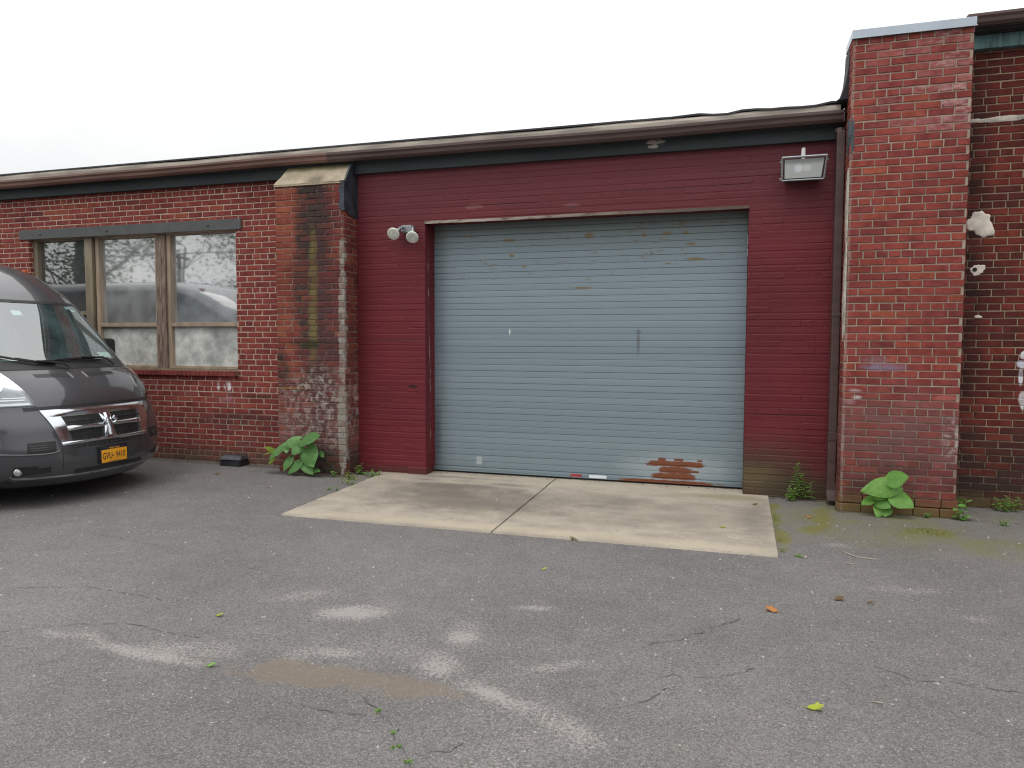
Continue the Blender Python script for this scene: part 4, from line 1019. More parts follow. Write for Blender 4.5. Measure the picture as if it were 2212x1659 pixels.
for p in ((.385, 7.46, 3.27), (.80, 7.46, 3.27), (.385, 7.50, 3.12), (.78, 7.50, 3.12)): mb.lathe([(.009, -.008), (.009, .008)], Matrix.Translation(p), 8)
mb.build('door_frame', M_GREYMET, FL, smooth=40)
mb = MB(); hexa(mb, [(.425, 7.490, 3.118), (.748, 7.490, 3.118), (.768, 7.446, 3.285), (.42, 7.446, 3.285), (.43, 7.4985, 3.118), (.745, 7.4985, 3.118), (.765, 7.4545, 3.285), (.425, 7.4545, 3.285)])
def lensm():
    m, g = new_mat('ribbed_lens'); c = g.mix(g.m('FRACT', g.m('MULTIPLY', g.xyz()[0], 60.)), (.40, .43, .41), (.52, .55, .53))
    c = apply_stains(g, c, [dict(c=(.545, 3.205), r=(.035, .035), col=(.72, .74, .80), k=.8, soft=.5, amt=.1), dict(c=(.62, 3.205), r=(.04, .03), col=(.66, .67, .62), k=.7, soft=.3, amt=.1), dict(c=(.6, 3.275), r=(.3, .03), col=(.16, .18, .17), k=.7, soft=.7, amt=.1)])
    principled(g, c, .18, 0, None, .6); return m
mb.build('lens', lensm(), FL)
mb = MB(); mb.tube([(.590, 7.53, 3.29), (.590, 7.53, 3.325)], .017, 12); mb.tube([(.590, 7.53, 3.325), (.590, 7.53, 3.335), (.591, 7.53, 3.405)], [.024, .022, .017], 12); mb.build('conduit_stub', M_WHITEP, FL, smooth=40)
# twin spotlight left of the door
SP = thing('twin_spotlight', 'twin-headed grey spotlight with two round bulbs beside the roll-up door', 'spotlight', (-3.585, 7.66, 2.83))
mb = MB(); mb.box((-3.647, 7.575, 2.785), (-3.525, 7.655, 2.868), 0, .006)
mb.box((-3.635, 7.55, 2.80), (-3.595, 7.58, 2.845), 0, .004); mb.build('junction_box', M_GREYMET, SP)
mb = MB(); mb.lathe([(.014, 0), (.014, .012), (.006, .014)], Matrix.Translation((-3.61, 7.55, 2.828)) @ Matrix.Rotation(PI/2, 4, 'X'), 12); mb.lathe([(.012, 0), (.008, -.014)], Matrix.Translation((-3.612, 7.566, 2.785)), 10) if False else None; mb.build('sensor', M_BLACK, SP)
for (sx, p0, p1) in ((-1, (-3.647, 7.60, 2.845), (-3.70, 7.53, 2.79)), (1, (-3.525, 7.60, 2.845), (-3.478, 7.535, 2.752))):
    p0, p1 = Vector(p0), Vector(p1)
    dvec = (Vector((sx*-.10, -.85, -.42)) if sx < 0 else Vector((.18, -.80, -.55))).normalized()
    neck = p0.lerp(p1, .55)
    mb = MB(); mb.tube([p0, p0+Vector((sx*.015, -.012, -.004)), neck, p1-dvec*.02], [.017, .019, .022, .024], 12); arm = mb.build('lamp_holder', M_GREYMET, SP, smooth=40)
    M = Matrix.Translation(p1-dvec*.02) @ dvec.to_track_quat('Z', 'Y').to_matrix().to_4x4()
    mb = MB(); mb.lathe([(.027, -.006), (.027, .006)], M, 16); mb.build('gasket', M_BLACK, arm)
    mb = MB(); mb.lathe([(.026, .004), (.034, .02), (.060, .062), (.070, .086), (.071, .093), (.066, .099)], M, 24); bl = mb.build('bulb', simple('bulb_glass', (.70, .72, .66), .25, .1, var=.06, bump=0), SP, smooth=50)
    mb = MB(); mb.lathe([(.066, .096), (.058, .084), (.034, .060), (.012, .055), (.0001, .054)], M, 24); mb.build('reflector', M_SILVER, bl, smooth=60)
    mb = MB(); mb.lathe([(.0655, .0995), (.046, .105), (.0001, .108)], M, 24); mb.build('bulb_lens', simple('bulb_face', (.60, .62, .55), .2, .15, var=.18, scale=30, bump=.1), bl, smooth=60)

# ------------------------------------------------------------------ bait box at the foot of the left wall
BB = thing('bait_box', 'low black plastic bait box on the asphalt against the brick wall', 'box', (-5.95, 7.56, 0))
mb = MB()
hexa(mb, [(-6.10, 7.47, 0), (-5.80, 7.47, 0), (-5.80, 7.49, .075), (-6.10, 7.49, .075), (-6.10, 7.66, 0), (-5.80, 7.66, 0), (-5.80, 7.65, .075), (-6.10, 7.65, .075)], .008)
mb.build('base', M_BLACK, BB)
mb = MB(); hexa(mb, [(-6.105, 7.475, .076), (-5.795, 7.475, .076), (-5.815, 7.53, .125), (-6.085, 7.53, .125), (-6.105, 7.655, .076), (-5.795, 7.655, .076), (-5.815, 7.64, .125), (-6.085, 7.64, .125)], .008)
mb.build('lid', simple('grey_black_lid', (.035, .040, .048), .45, var=.3, bump=.1), BB)
#@@PART2@@
# ------------------------------------------------------------------ the van (local x forward from the bumper, y to its left, z up)
VX, VY = -5.9, 5.69
VN = thing('van', 'dark grey high-roof van with chrome grille and gold licence plate parked along the brick wall', 'van', (VX-1.0, VY, 0))
VT = np.array([
(.19,-.10,.90,.95,2.2),(.23,-.03,.96,.92,2.2),(.30,-.02,1.015,.80,2.4),(.41,-.013,1.02,.75,2.5),(.55,-.025,1.025,.72,2.6),(.62,-.05,1.025,.70,2.65),
(.75,-.08,1.025,.68,2.7),(.855,-.135,1.02,.66,2.7),(.90,-.165,1.01,.64,2.7),(.98,-.20,1.01,.62,2.7),(1.08,-.275,1.01,.60,2.75),(1.18,-.39,1.01,.58,2.8),
(1.26,-.51,1.01,.56,2.8),(1.33,-.59,1.005,.56,2.8),(1.50,-.73,.985,.58,2.8),(1.75,-.95,.95,.60,2.8),(1.955,-1.13,.92,.62,2.8),(2.05,-1.24,.902,.64,2.8),
(2.15,-1.375,.880,.66,2.75),(2.25,-1.53,.858,.70,2.7),(2.34,-1.71,.825,.74,2.6),(2.41,-1.93,.78,.80,2.5),(2.455,-2.15,.70,.85,2.4),(2.475,-2.35,.60,.85,2.3)])
_zd = np.linspace(.19, 2.475, 460)
def _smooth(a):
    k = np.ones(9)/9.; p = np.concatenate([np.full(4, a[0])-(a[1]-a[0])*np.arange(4, 0, -1), a, np.full(4, a[-1])+(a[-1]-a[-2])*np.arange(1, 5)])
    return np.convolve(p, k, 'valid')
_cols = [_smooth(np.interp(_zd, VT[:, 0], VT[:, i])) for i in range(1, 5)]
def vprof(z): return [float(np.interp(z, _zd, c)) for c in _cols]
def ty(y, z):
    xf, w, L, n = vprof(z); u = min(1, abs(y)/w)
    return math.copysign(math.asin(u**(n/2)), y)
def vpt(t, z):
    xf, w, L, n = vprof(z); a = abs(t); s = 1 if t >= 0 else -1
    if a <= PI/2: return Vector((xf-L+L*max(0, math.cos(a))**(2/n), s*w*max(0, math.sin(a))**(2/n), z))
    return Vector((xf-L-(a-PI/2), s*w, z))
def vS(t, z, off=0.):
    p = vpt(t, z)
    if off:
        h = .012
        if abs(t) < .12: t1, t2 = (t-.12, t+.12)
        else: t1, t2 = t-h, t+h
        a = vpt(t2, z)-vpt(t1, z); b = vpt(t, min(2.475, z+h))-vpt(t, max(.19, z-h))
        n = a.cross(b)
        if n.length > 1e-9:
            n.normalize()
            xf, w, L, _ = vprof(z)
            if n.dot(Vector((p.x-(xf-L-.8), p.y, 0))) < 0: n = -n
            p = p+n*off
    return p
OFF = Vector((VX, VY, 0))
def vbuild(mb, name, mat_, parent=VN, smooth=35, **kw):
    mb.v = [(x+VX, y+VY, z) for x, y, z in mb.v]
    return mb.build(name, mat_, parent, smooth, **kw)
def gp(mb, f, na, nb, off=.006, skirt=.012, mi=0, bulge=0.):
    # surface patch f(a,b)->(t,z), lifted off the body with a skirt round its edge
    id_ = {}
    for i in range(na+1):
        for j in range(nb+1):
            a, b = i/na, j/nb; t, z = f(a, b)
            e = bulge*(1-(2*a-1)**8)*(1-(2*b-1)**2)
            id_[i, j] = mb.vert(vS(t, z, off+e))
    for i in range(na):
        for j in range(nb): mb.facei((id_[i, j], id_[i+1, j], id_[i+1, j+1], id_[i, j+1]), mi)
    if skirt:
        per = [(i, 0) for i in range(na)]+[(na, j) for j in range(nb)]+[(i, nb) for i in range(na, 0, -1)]+[(0, j) for j in range(nb, 0, -1)]
        top = [mb.vert(mb.v[id_[k]]) for k in per]
        lo = [mb.vert(vS(*f(k[0]/na, k[1]/nb), off-skirt)) for k in per]
        m_ = len(per)
        for k in range(m_): mb.facei((top[k], lo[k], lo[(k+1) % m_], top[(k+1) % m_]), mi)
def yz(y0, y1, z0, z1):
    g_ = lambda v: v if callable(v) else (lambda _: v)
    Y0, Y1, Z0, Z1 = g_(y0), g_(y1), g_(z0), g_(z1)
    def f(a, b):
        if callable(y0) or callable(y1):
            z = Z0(0)+(Z1(0)-Z0(0))*b; y = Y0(z)+(Y1(z)-Y0(z))*a
        else:
            y = Y0(0)+(Y1(0)-Y0(0))*a; z = Z0(y)+(Z1(y)-Z0(y))*b
        return ty(y, z), z
    return f
lin = lambda x0, v0, x1, v1: (lambda x: v0+(v1-v0)*(x-x0)/(x1-x0))

# body shell with openings for the windshield and the front door windows
ZW0, ZW1 = 1.318, 1.962
def twin(z): return ty(vprof(z)[1]*(.825+(.765-.825)*max(0, min(1, (z-ZW0)/(ZW1-ZW0)))), z)
zl_ = sorted(set(list(np.linspace(.19, ZW0, 30))+[1.36]+list(np.linspace(ZW0, ZW1, 18))+[1.90]+list(np.linspace(ZW1, 2.475, 20))))
def colp(j, z):
    xf, w, L, n = vprof(z)
    if j <= 14: return vpt(twin(z)*j/14, z)
    if j <= 26: tw = twin(z); return vpt(tw+(PI/2-tw)*(j-14)/12, z)
    xs = xf-L; xA = xs-.10
    if j == 27: return Vector((xA, w, z))
    if j <= 41: return Vector((xA+(min(xA-.3, -2.25)-xA)*(j-27)/14, w, z))
    xB = min(xA-.3, -2.25)
    if j <= 51: return Vector((xB+(-5.38-xB)*(j-41)/10, w, z))
    if j == 52: return Vector((-5.47, w-.03, z))
    if j == 53: return Vector((-5.50, w-.12, z))
    return Vector((-5.50, (w-.12)*(1-(j-53)/3), z))
NC = 56
mb = MB()
for sgn in (1, -1):
    id_ = {}
    for i, z in enumerate(zl_):
        for j in range(NC+1):
            p = colp(j, z); id_[i, j] = mb.vert((p.x, p.y*sgn, p.z))
    for i in range(len(zl_)-1):
        zc = (zl_[i]+zl_[i+1])/2
        for j in range(NC):
            if j < 14 and ZW0 < zc < ZW1: continue
            if 27 <= j < 41 and 1.36 < zc < 1.90: continue
            if 26 <= j < 52:
                pc = (colp(j, zc)+colp(j+1, zc))/2
                if math.hypot(pc.x+.97, zc-.36) < .42 or math.hypot(pc.x+4.4, zc-.36) < .42: continue
            q = (id_[i, j], id_[i, j+1], id_[i+1, j+1], id_[i+1, j])
            mb.facei(q if sgn > 0 else q[::-1])
zt = zl_[-1]
for j in range(NC):
    a, b = colp(j, zt), colp(j+1, zt)
    def up(p, s, k): return (p.x, p.y*s*k, p.z+.015*(1-k*k))
    for k0, k1 in ((1, .66), (.66, .33), (.33, 0)):
        for s in (1, -1):
            q = [up(a, s, k0), up(b, s, k0), up(b, s, k1), up(a, s, k1)]
            mb.face(q if s > 0 else q[::-1])
BODY = vbuild(mb, 'body', M_CAR, merge=.0004)
mb = MB()   # dark floor and underbody, inner arches
mb.box((-5.4, -.86, .24), (-.35, .86, .40)); mb.box((-5.3, -.5, .17), (-.6, .5, .25))
for xa in (-.97, -4.4):
    for s in (1, -1): mb.box((xa-.43, s*.62-.02, .20), (xa+.43, s*.62+.02, .80))
    for k in range(14):
        a0_, a1_ = PI*k/14, PI*(k+1)/14
        for s in (1, -1):
            mb.face([(xa+.425*math.cos(a0_), s*.60, .36+.425*math.sin(a0_)), (xa+.425*math.cos(a1_), s*.60, .36+.425*math.sin(a1_)), (xa+.425*math.cos(a1_), s*1.0, .36+.425*math.sin(a1_)), (xa+.425*math.cos(a0_), s*1.0, .36+.425*math.sin(a0_))])
vbuild(mb, 'underbody', M_BLACK)
for xa in (-.97, -4.4):   # wheel arch mouldings
    for s in (1, -1):
        mb = MB(); pts = []
        for k in range(21):
            a_ = PI*(-.10+1.2*k/20); z = max(.21, .36+.455*math.sin(a_)); pts.append((xa+.455*math.cos(a_), s*(vprof(z)[1]+.004), z))
        mb.tube(pts, .048, 6); vbuild(mb, 'arch_moulding', M_BLACK)
for xa in (-.97, -4.4):
    for s in (1, -1):
        M = Matrix.Translation((xa, s*.90, .355)) @ Matrix.Rotation(-s*PI/2, 4, 'X')
        mb = MB(); mb.lathe([(.20, -.11), (.30, -.115), (.345, -.09), (.355, -.04), (.355, .04), (.345, .09), (.30, .115), (.215, .108), (.205, .06)], M, 40)
        wh = vbuild(mb, 'wheel', M_RUBBER)
        mb = MB(); mb.lathe([(.212, .105), (.20, .085), (.17, .060), (.07, .075), (.0001, .08)], M, 32)
        for k in range(5):
            a_ = k*2*PI/5; mb.tube([M @ Vector((.05*math.cos(a_), .05*math.sin(a_), .085)), M @ Vector((.195*math.cos(a_), .195*math.sin(a_), .092))], [.030, .022], 8)
        vbuild(mb, 'rim', M_GREYMET, wh)
# windshield, black border and rubber
mb = MB(); gp(mb, lambda a, b: ((lambda z: (twin(z)*(2*a-1)*.995, z))(ZW0+.002+(ZW1-ZW0-.004)*b)), 40, 18, -.002, 0)
WS = vbuild(mb, 'windshield', M_WSHIELD, smooth=True)
mb = MB()
def ws_strip(a0_, a1_, b0, b1, na, nb):
    gp(mb, lambda a, b: ((lambda z: (twin(z)*(2*(a0_+(a1_-a0_)*a)-1), z))(ZW0+(ZW1-ZW0)*(b0+(b1-b0)*b))), na, nb, .0015, .006)
ws_strip(0, 1, -.012, .055, 40, 2); ws_strip(0, 1, .955, 1.0, 40, 2); ws_strip(-.004, .022, 0, 1, 2, 18); ws_strip(.978, 1.004, 0, 1, 2, 18)
vbuild(mb, 'windshield_seal', M_BLACK, WS)
for (y0, y1, z0, z1) in ((.50, .70, 1.378, 1.428), (-.205, -.10, 1.805, 1.855)):
    mb = MB(); gp(mb, yz(y0, y1, z0, z1), 4, 3, -.005, 0); vbuild(mb, 'windshield_sticker', M_STICK, WS)
mb = MB(); gp(mb, yz(.50, .585, 1.893, 1.925), 3, 2, -.005, 0); gp(mb, yz(.56, .635, 1.868, 1.890), 3, 2, -.005, 0); vbuild(mb, 'toll_tag', M_STICK, WS)
# door windows
for s in (1, -1):
    mb = MB()
    zs = np.linspace(1.36, 1.90, 8)
    for z0, z1 in zip(zs, zs[1:]):
        def ends(z): xf, w, L, n = vprof(z); xA = xf-L-.10; return (xA, min(xA-.3, -2.25), (w-.008)*s)
        (a, b, w0), (c, d_, w1) = ends(z0), ends(z1)
        q = [(a, w0, z0), (b, w0, z0), (d_, w1, z1), (c, w1, z1)]
        mb.face(q if s > 0 else q[::-1])
    vbuild(mb, 'door_window', M_DOORGL)
# cabin
mb = MB()
for (x0, x1, z0, z1) in ((-.74, -1.0, 1.285, 1.30), (-1.0, -1.32, 1.30, 1.335), (-1.32, -1.40, 1.335, 1.26), (-1.40, -1.42, 1.26, .75)):
    mb.face([(x0, -.86, z0), (x0, .86, z0), (x1, .86, z1), (x1, -.86, z1)])
mb.box((-1.40, .24, 1.33), (-1.10, .66, 1.40), 0, .03)
vbuild(mb, 'dashboard', simple('dash_plastic', (.030, .034, .035), .75, var=.2, bump=.1), fixn=False)
mb = MB()
Ms = Matrix.Translation((-1.42, .46, 1.42)) @ Matrix.Rotation(math.radians(-58), 4, 'Y')
ring = [Ms @ Vector((.19*math.cos(2*PI*k/28), .19*math.sin(2*PI*k/28), 0)) for k in range(29)]
mb.tube(ring, .016, 8, 0, False)
for a_ in (0, 2.2, 4.1): mb.tube([Ms @ Vector((0, 0, -.02)), Ms @ Vector((.19*math.cos(a_), .19*math.sin(a_), 0))], [.035, .014], 6)
mb.tube([Ms @ Vector((0, 0, 0)), Ms @ Vector((0, 0, -.25))], .04, 8)
vbuild(mb, 'steering_wheel', M_BLACK)
for s in (1, -1):
    mb = MB(); mb.box((-2.35, s*.47-.24, .62), (-1.80, s*.47+.24, .85), 0, .05)
    Mb = Matrix.Translation((-2.28, s*.47, .85)) @ Matrix.Rotation(math.radians(-10), 4, 'Y')
    mb.box((-.07, -.24, 0), (.07, .24, .66), 0, .05, Mb); mb.box((-.05, -.13, .68), (.05, .13, .88), 0, .04, Mb)
    vbuild(mb, 'seat', simple('seat_fabric', (.035, .036, .038), .95, bump=.2))
mb = MB(); mb.box((-2.75, -.80, .45), (-2.72, .80, 2.12)); vbuild(mb, 'bulkhead', M_DARK)
mb = MB(); mb.face([(-.95, .35, 1.312), (-.86, .33, 1.300), (-.84, .62, 1.300), (-.93, .64, 1.312)]); vbuild(mb, 'paper', M_STICK, smooth=False); mb = MB(); mb.face([(-1.25, -.30, 1.345), (-1.05, -.34, 1.325), (-1.02, .02, 1.325), (-1.22, .06, 1.345)]); vbuild(mb, 'paper', M_STICK, smooth=False)
for s in (1, -1):
    for (x0_, z0_, z1_) in ((-1.33, .50, 1.33), (-2.36, .42, 2.02), (-3.55, .42, 2.02)):
        mb = MB(); prevp = None
        for k in range(25):
            z = z0_+(z1_-z0_)*k/24; w = vprof(z)[1]+.0015
            q = (mb.vert((x0_-.004, s*w, z)), mb.vert((x0_+.004, s*w, z)))
            if prevp: mb.facei((prevp[0], prevp[1], q[1], q[0]) if s < 0 else (prevp[1], prevp[0], q[0], q[1]))
            prevp = q
        vbuild(mb, 'panel_seam', M_BLACK)
    mb = MB(); zc_ = 1.16; w = vprof(zc_)[1]; mb.box((-2.32, s*w-.012, zc_-.02), (-2.12, s*w+.03, zc_+.02), 0, .01); vbuild(mb, 'door_handle', M_BLACK)
# hood seams, hood vents, black gap under the hood
yh = lin(.93, .618, 1.245, .705)
for s in (1, -1):
    mb = MB(); gp(mb, lambda a, b, s=s: ((lambda z: (ty(s*(yh(z)+.006*(a-.5)), z), z))(.925+.33*b)), 1, 24, .0015, .004); vbuild(mb, 'panel_seam', M_BLACK)
    mb = MB(); gp(mb, lambda a, b, s=s: ((lambda z: (ty(s*(.505+.004*(a-.5)+.02*(z-.5)), z), z))(.34+.21*b)), 1, 12, .0012, .004); vbuild(mb, 'panel_seam', M_BLACK)
mb = MB(); gp(mb, yz(-.72, .72, 1.262, 1.267), 40, 1, .0015, .004); vbuild(mb, 'panel_seam', M_BLACK)
mb = MB(); gp(mb, lambda a, b: ((lambda z: (ty((2*a-1)*(.62+.10*abs(2*a-1)**6), z), z))(.899+.034*b)), 50, 2, .002, .004); vbuild(mb, 'hood_gap', M_BLACK)
for s in (1, -1):
    mb = MB()
    for k in range(16):
        y0 = s*(.105+.022*k)
        gp(mb, yz(y0, y0+s*.013, lambda y: 1.190+.012*abs(y), lambda y: 1.226), 1, 2, .002, .003)
    vbuild(mb, 'hood_vent', M_BLACK)
    mb = MB(); gp(mb, yz(s*.075, s*.092, 1.178, 1.232), 1, 3, .005, .006); vbuild(mb, 'washer_nozzle', M_GREYMET)
# cowl under the wipers
mb = MB(); gp(mb, yz(-.78, .78, lambda y: 1.268, lambda y: 1.312), 40, 2, .003, .006); vbuild(mb, 'cowl', M_BLACK)
# wipers
def wiper(arm, blade):
    mb = MB(); mb.tube([vS(ty(y, z), z, o) for y, z, o in arm], .009, 6)
    w = vbuild(mb, 'wiper', M_BLACK)
    mb = MB(); mb.tube([vS(ty(y, z), z, .022) for y, z in blade], [.011]*len(blade), 6); mb.tube([vS(ty(y, z+.006), z+.006, .030) for y, z in blade[1:-1]], .006, 5); vbuild(mb, 'wiper_blade', M_BLACK, w)
wiper([(-.02, 1.262, .02), (-.07, 1.292, .035), (-.20, 1.312, .035), (-.33, 1.325, .035)], [(-.66, 1.395), (-.5, 1.357), (-.33, 1.322), (-.12, 1.318)])
wiper([(.58, 1.275, .02), (.51, 1.332, .04), (.36, 1.348, .04), (.19, 1.355, .04)], [(.50, 1.358), (.30, 1.352), (.1, 1.346), (-.1, 1.338), (-.30, 1.328)])
# headlights
def hl_in(z): return np.interp(z, [.945, 1.07, 1.245], [.618, .648, .705])
for s in (1, -1):
    def hf(a, b, s=s):
        z = .945+.295*b
        tin = ty(hl_in(z), z); tout = PI/2+.10+.18*b
        return (s*(tin+(tout-tin)*a), z)
    mb = MB(); gp(mb, lambda a, b: hf(.02+.96*a, .03+.94*b), 20, 12, .002, .004)
    hb = vbuild(mb, 'headlight', simple('headlight_housing', (.24, .26, .28), .35, .5, var=.3, bump=0)); 
    mb = MB(); gp(mb, lambda a, b: hf(a, b), 26, 12, .010, .012); vbuild(mb, 'headlight_lens', glass_mat('headlight_glass', (.85, .87, .88), 1.3, .03, .02), hb)
    mb = MB(); gp(mb, lambda a, b: hf(.04+.30*a, .03+.07*b), 10, 1, .007, .004); gp(mb, lambda a, b: hf(.06+.5*a, .17+.035*b+.10*max(0, min(1, (.45-a)*5))*0), 10, 1, .007, .004)
    gp(mb, lambda a, b: hf(.04+.22*a, .24+.03*b), 8, 1, .007, .004)
    vbuild(mb, 'headlight_trim', M_CHROME, hb)
    for (aa, bb, r) in ((.45, .52, .062), (.22, .55, .045)):
        t, z = hf(aa, bb); c = vS(t, z, .004); nrm = (vS(t, z, .05)-c).normalized()
        M = Matrix.Translation(c) @ nrm.to_track_quat('Z', 'Y').to_matrix().to_4x4()
        mb = MB(); mb.lathe([(r, .004), (r*.85, .002), (r*.4, -.004), (.0001, -.004)], M, 20); vbuild(mb, 'headlight_bowl', M_SILVER, hb)
    mb = MB(); gp(mb, lambda a, b: hf(.12+.45*a, .80+.16*b), 10, 2, .008, .004); vbuild(mb, 'turn_signal', M_AMBER, hb)
# bumper features
sl_ = lin(.565, .497, .90, .607)
mb = MB()
gp(mb, yz(lambda z: -sl_(z), lambda z: sl_(z), .828, .898), 40, 8, .010, .020, bulge=.016)        # top band
gp(mb, yz(lambda z: -sl_(z), lambda z: sl_(z), .568, .604), 40, 6, .008, .020, bulge=.018)        # bottom band
gi = lin(.60, .405, .83, .455)
for s in (1, -1): gp(mb, yz(lambda z, s=s: s*gi(z), lambda z, s=s: s*sl_(z), .600, .832), 6, 12, .0135, .020)
gp(mb, yz(lambda z: -gi(z), lambda z: gi(z), .698, .742), 40, 6, .012, .022, bulge=.020)
gp(mb, lambda a, b: ((lambda z: (ty((2*a-1)*(.044+.024*abs(z-.72)/.1), z), z))(.600+.232*b)), 8, 12, .020, .024, bulge=.014)
GRL = vbuild(mb, 'grille', M_CHROME, smooth=50); GRL['label'] = 'chrome crosshair grille surround'
mb = MB(); gp(mb, yz(lambda z: -gi(z)-.02, lambda z: gi(z)+.02, .595, .836), 20, 8, .0025, .003); vbuild(mb, 'grille_opening', M_BLACK, GRL)
mb = MB()
for z in (.650, .785): gp(mb, yz(lambda q: -gi(q)+.005, lambda q: gi(q)-.005, z-.005, z+.004), 24, 1, .009, .007)
for k in range(-5, 6):
    if k: gp(mb, yz(k*.075-.004, k*.075+.004, .61, .695), 1, 4, .007, .006); gp(mb, yz(k*.078-.004, k*.078+.004, .745, .825), 1, 4, .007, .006)
vbuild(mb, 'grille_slats', simple('slat_plastic', (.022, .023, .026), .4, var=.2, bump=0), GRL)
# ram's head emblem: tapered muzzle with two curled horns
mb = MB()
zc_, base = .722, .034
hp = [(0, .100, .030), (0, .060, .036), (0, .010, .040), (0, -.040, .026), (0, -.085, .034), (0, -.11, .03)]
rr = []
for (yy, dz_, hw) in hp:
    c = vS(0.0001, zc_+dz_, base)
    rr.append([mb.vert(c+Vector((.016*math.cos(q), hw*math.sin(q), 0))) for q in np.linspace(-PI/2, PI/2, 9)])
for a, b in zip(rr, rr[1:]):
    for k in range(8): mb.facei((a[k], a[k+1], b[k+1], b[k]))
mb.facei(rr[0]); mb.facei(rr[-1][::-1])
for s in (1, -1):
    pts, rad = [], []
    for k in range(15):
        q = k/14*4.6; r_ = .034*(1-.09*q)
        c = vS(0.0001, zc_+.018, base+.004)
        pts.append(c+Vector((.004+.008*math.sin(q), s*(.040+r_*math.sin(q+.2)*.9), .018+r_*math.cos(q+.2)-.012))); rad.append(.0165*(1-.11*q)+.002)
    mb.tube(pts, rad, 7)
em = vbuild(mb, 'emblem', M_CHROME, GRL, smooth=50)
mb = MB(); gp(mb, yz(-.415, .415, .535, .562), 24, 2, .002, .003); LS = vbuild(mb, 'lower_grille', M_BLACK)
mb = MB()
for k in range(-7, 8): gp(mb, yz(k*.055-.003, k*.055+.003, .537, .560), 1, 2, .005, .004)
gp(mb, yz(-.41, .41, .547, .551), 24, 1, .0052, .004)
vbuild(mb, 'lower_grille_ribs', simple('rib_plastic', (.05, .052, .055), .4, bump=0), LS)
for s in (1, -1):
    mb = MB(); gp(mb, lambda a, b, s=s: ((lambda z: (ty(s*(.548+.012*(1-b)+(.762-.548)*a), z), z))(.522+.096*b)), 10, 5, .002, .003); bv = vbuild(mb, 'bumper_vent', M_BLACK)
    mb = MB()
    for z in (.545, .565, .585): gp(mb, yz(s*.62, s*.75, z, z+.006), 8, 1, .006, .005)
    vbuild(mb, 'vent_slats', simple('vent_plastic', (.06, .062, .065), .4, bump=0), bv)
    mb = MB(); gp(mb, yz(s*.70, s*.845, .322, .405), 8, 5, .002, .003); gp(mb, yz(s*.60, s*.70, .330, .385), 8, 5, .002, .003); fp = vbuild(mb, 'fog_lamp_recess', M_BLACK)
    t = ty(s*.815, .362); c = vS(t, .362, .006); nrm = Vector((.9, s*.35, 0)).normalized()
    M = Matrix.Translation(c) @ nrm.to_track_quat('Z', 'Y').to_matrix().to_4x4()
    mb = MB(); mb.lathe([(.034, -.012), (.034, -.002), (.028, .004), (.0001, .008)], M, 20); vbuild(mb, 'fog_lamp', simple('fog_lens', (.50, .52, .50), .15, .6, var=.1, bump=0), fp)
    mb = MB(); mb.tube([vS(ty(s*y, z), z, .004) for y, z in ((1.0, .535), (.92, .528), (.80, .514), (.70, .507), (.60, .506), (.535, .520))], .008, 6); vbuild(mb, 'bumper_crease', M_CAR)
mb = MB(); mb.tube([vS(ty(y, z), z, .004) for y, z in [(-.85, .320), (-.83, .300), (-.75, .292), (-.6, .286), (-.45, .281), (-.2, .277), (0, .277), (.2, .277), (.45, .281), (.6, .286), (.75, .292), (.83, .300), (.85, .32)]], .010, 6)
vbuild(mb, 'bumper_lip', simple('silver_lip', (.16, .165, .17), .3, .5, bump=0))
mb = MB(); gp(mb, yz(-.40, .40, .296, .334), 24, 3, .0025, .003); vbuild(mb, 'shaded_recess', M_BLACK)  # flat black band paints in the shade of the bumper below the plate
# licence plate with its writing
def text_mesh(txt, size, mat_, name, parent, loc, sx=1.0, ext=.0008):
    cu = bpy.data.curves.new(name, 'FONT'); cu.body = txt; cu.size = size; cu.extrude = ext; cu.align_x = 'CENTER'; cu.align_y = 'CENTER'
    o = bpy.data.objects.new(name, cu); COL.objects.link(o)
    dg = bpy.context.evaluated_depsgraph_get(); me = bpy.data.meshes.new_from_object(o.evaluated_get(dg))
    bpy.data.objects.remove(o); me.materials.clear(); me.materials.append(mat_)
    # text plane x -> +y of the van, y -> z, normal -> +x
    me.transform(Matrix(((0, 0, 1, loc[0]+VX), (sx, 0, 0, loc[1]+VY), (0, 1, 0, loc[2]), (0, 0, 0, 1))))
    me.name = name; ob = bpy.data.objects.new(name, me); COL.objects.link(ob); ob.parent = parent
    w = Vector((0, 0, 0)); p = parent
    while p is not None: w += p.location; p = p.parent
    ob.location = -w; return ob
px_ = .012
mb = MB(); mb.box((-.02, -.165, .345), (px_-.003, .165, .515), 0, .004); PB = vbuild(mb, 'plate_holder', M_BLACK)
mb = MB(); mb.box((px_-.003, -.1525, .352), (px_, .1525, .478), 0, .001); PL = vbuild(mb, 'licence_plate', M_PLATE); PL['label'] = 'gold licence plate with dark blue lettering'
mb = MB(); mb.box((px_-.003, -.1525, .479), (px_, .1525, .505), 0, .001)
for yb in (-.1, .1): mb.lathe([(.007, 0), (.004, .004)], Matrix.Translation((px_, yb, .494)) @ Matrix.Rotation(PI/2, 4, 'Y'), 8)
vbuild(mb, 'plate_header', M_NAVY, PL)
text_mesh('NEW YORK', .022, M_PLATE, 'plate_lettering', PL, (px_+.001, 0, .489), 1.1)
text_mesh('GVU', .092, M_NAVY, 'plate_lettering', PL, (px_+.001, -.085, .414), .62)
text_mesh('9410', .092, M_NAVY, 'plate_lettering', PL, (px_+.001, .072, .414), .60)
mb = MB(); mb.lathe([(.008, 0), (.008, .001)], Matrix.Translation((px_, -.018, .412)) @ Matrix.Rotation(PI/2, 4, 'Y'), 10); mb.box((px_, -.07, .3575), (px_+.001, .07, .3605)); vbuild(mb, 'plate_mark', M_NAVY, PL)
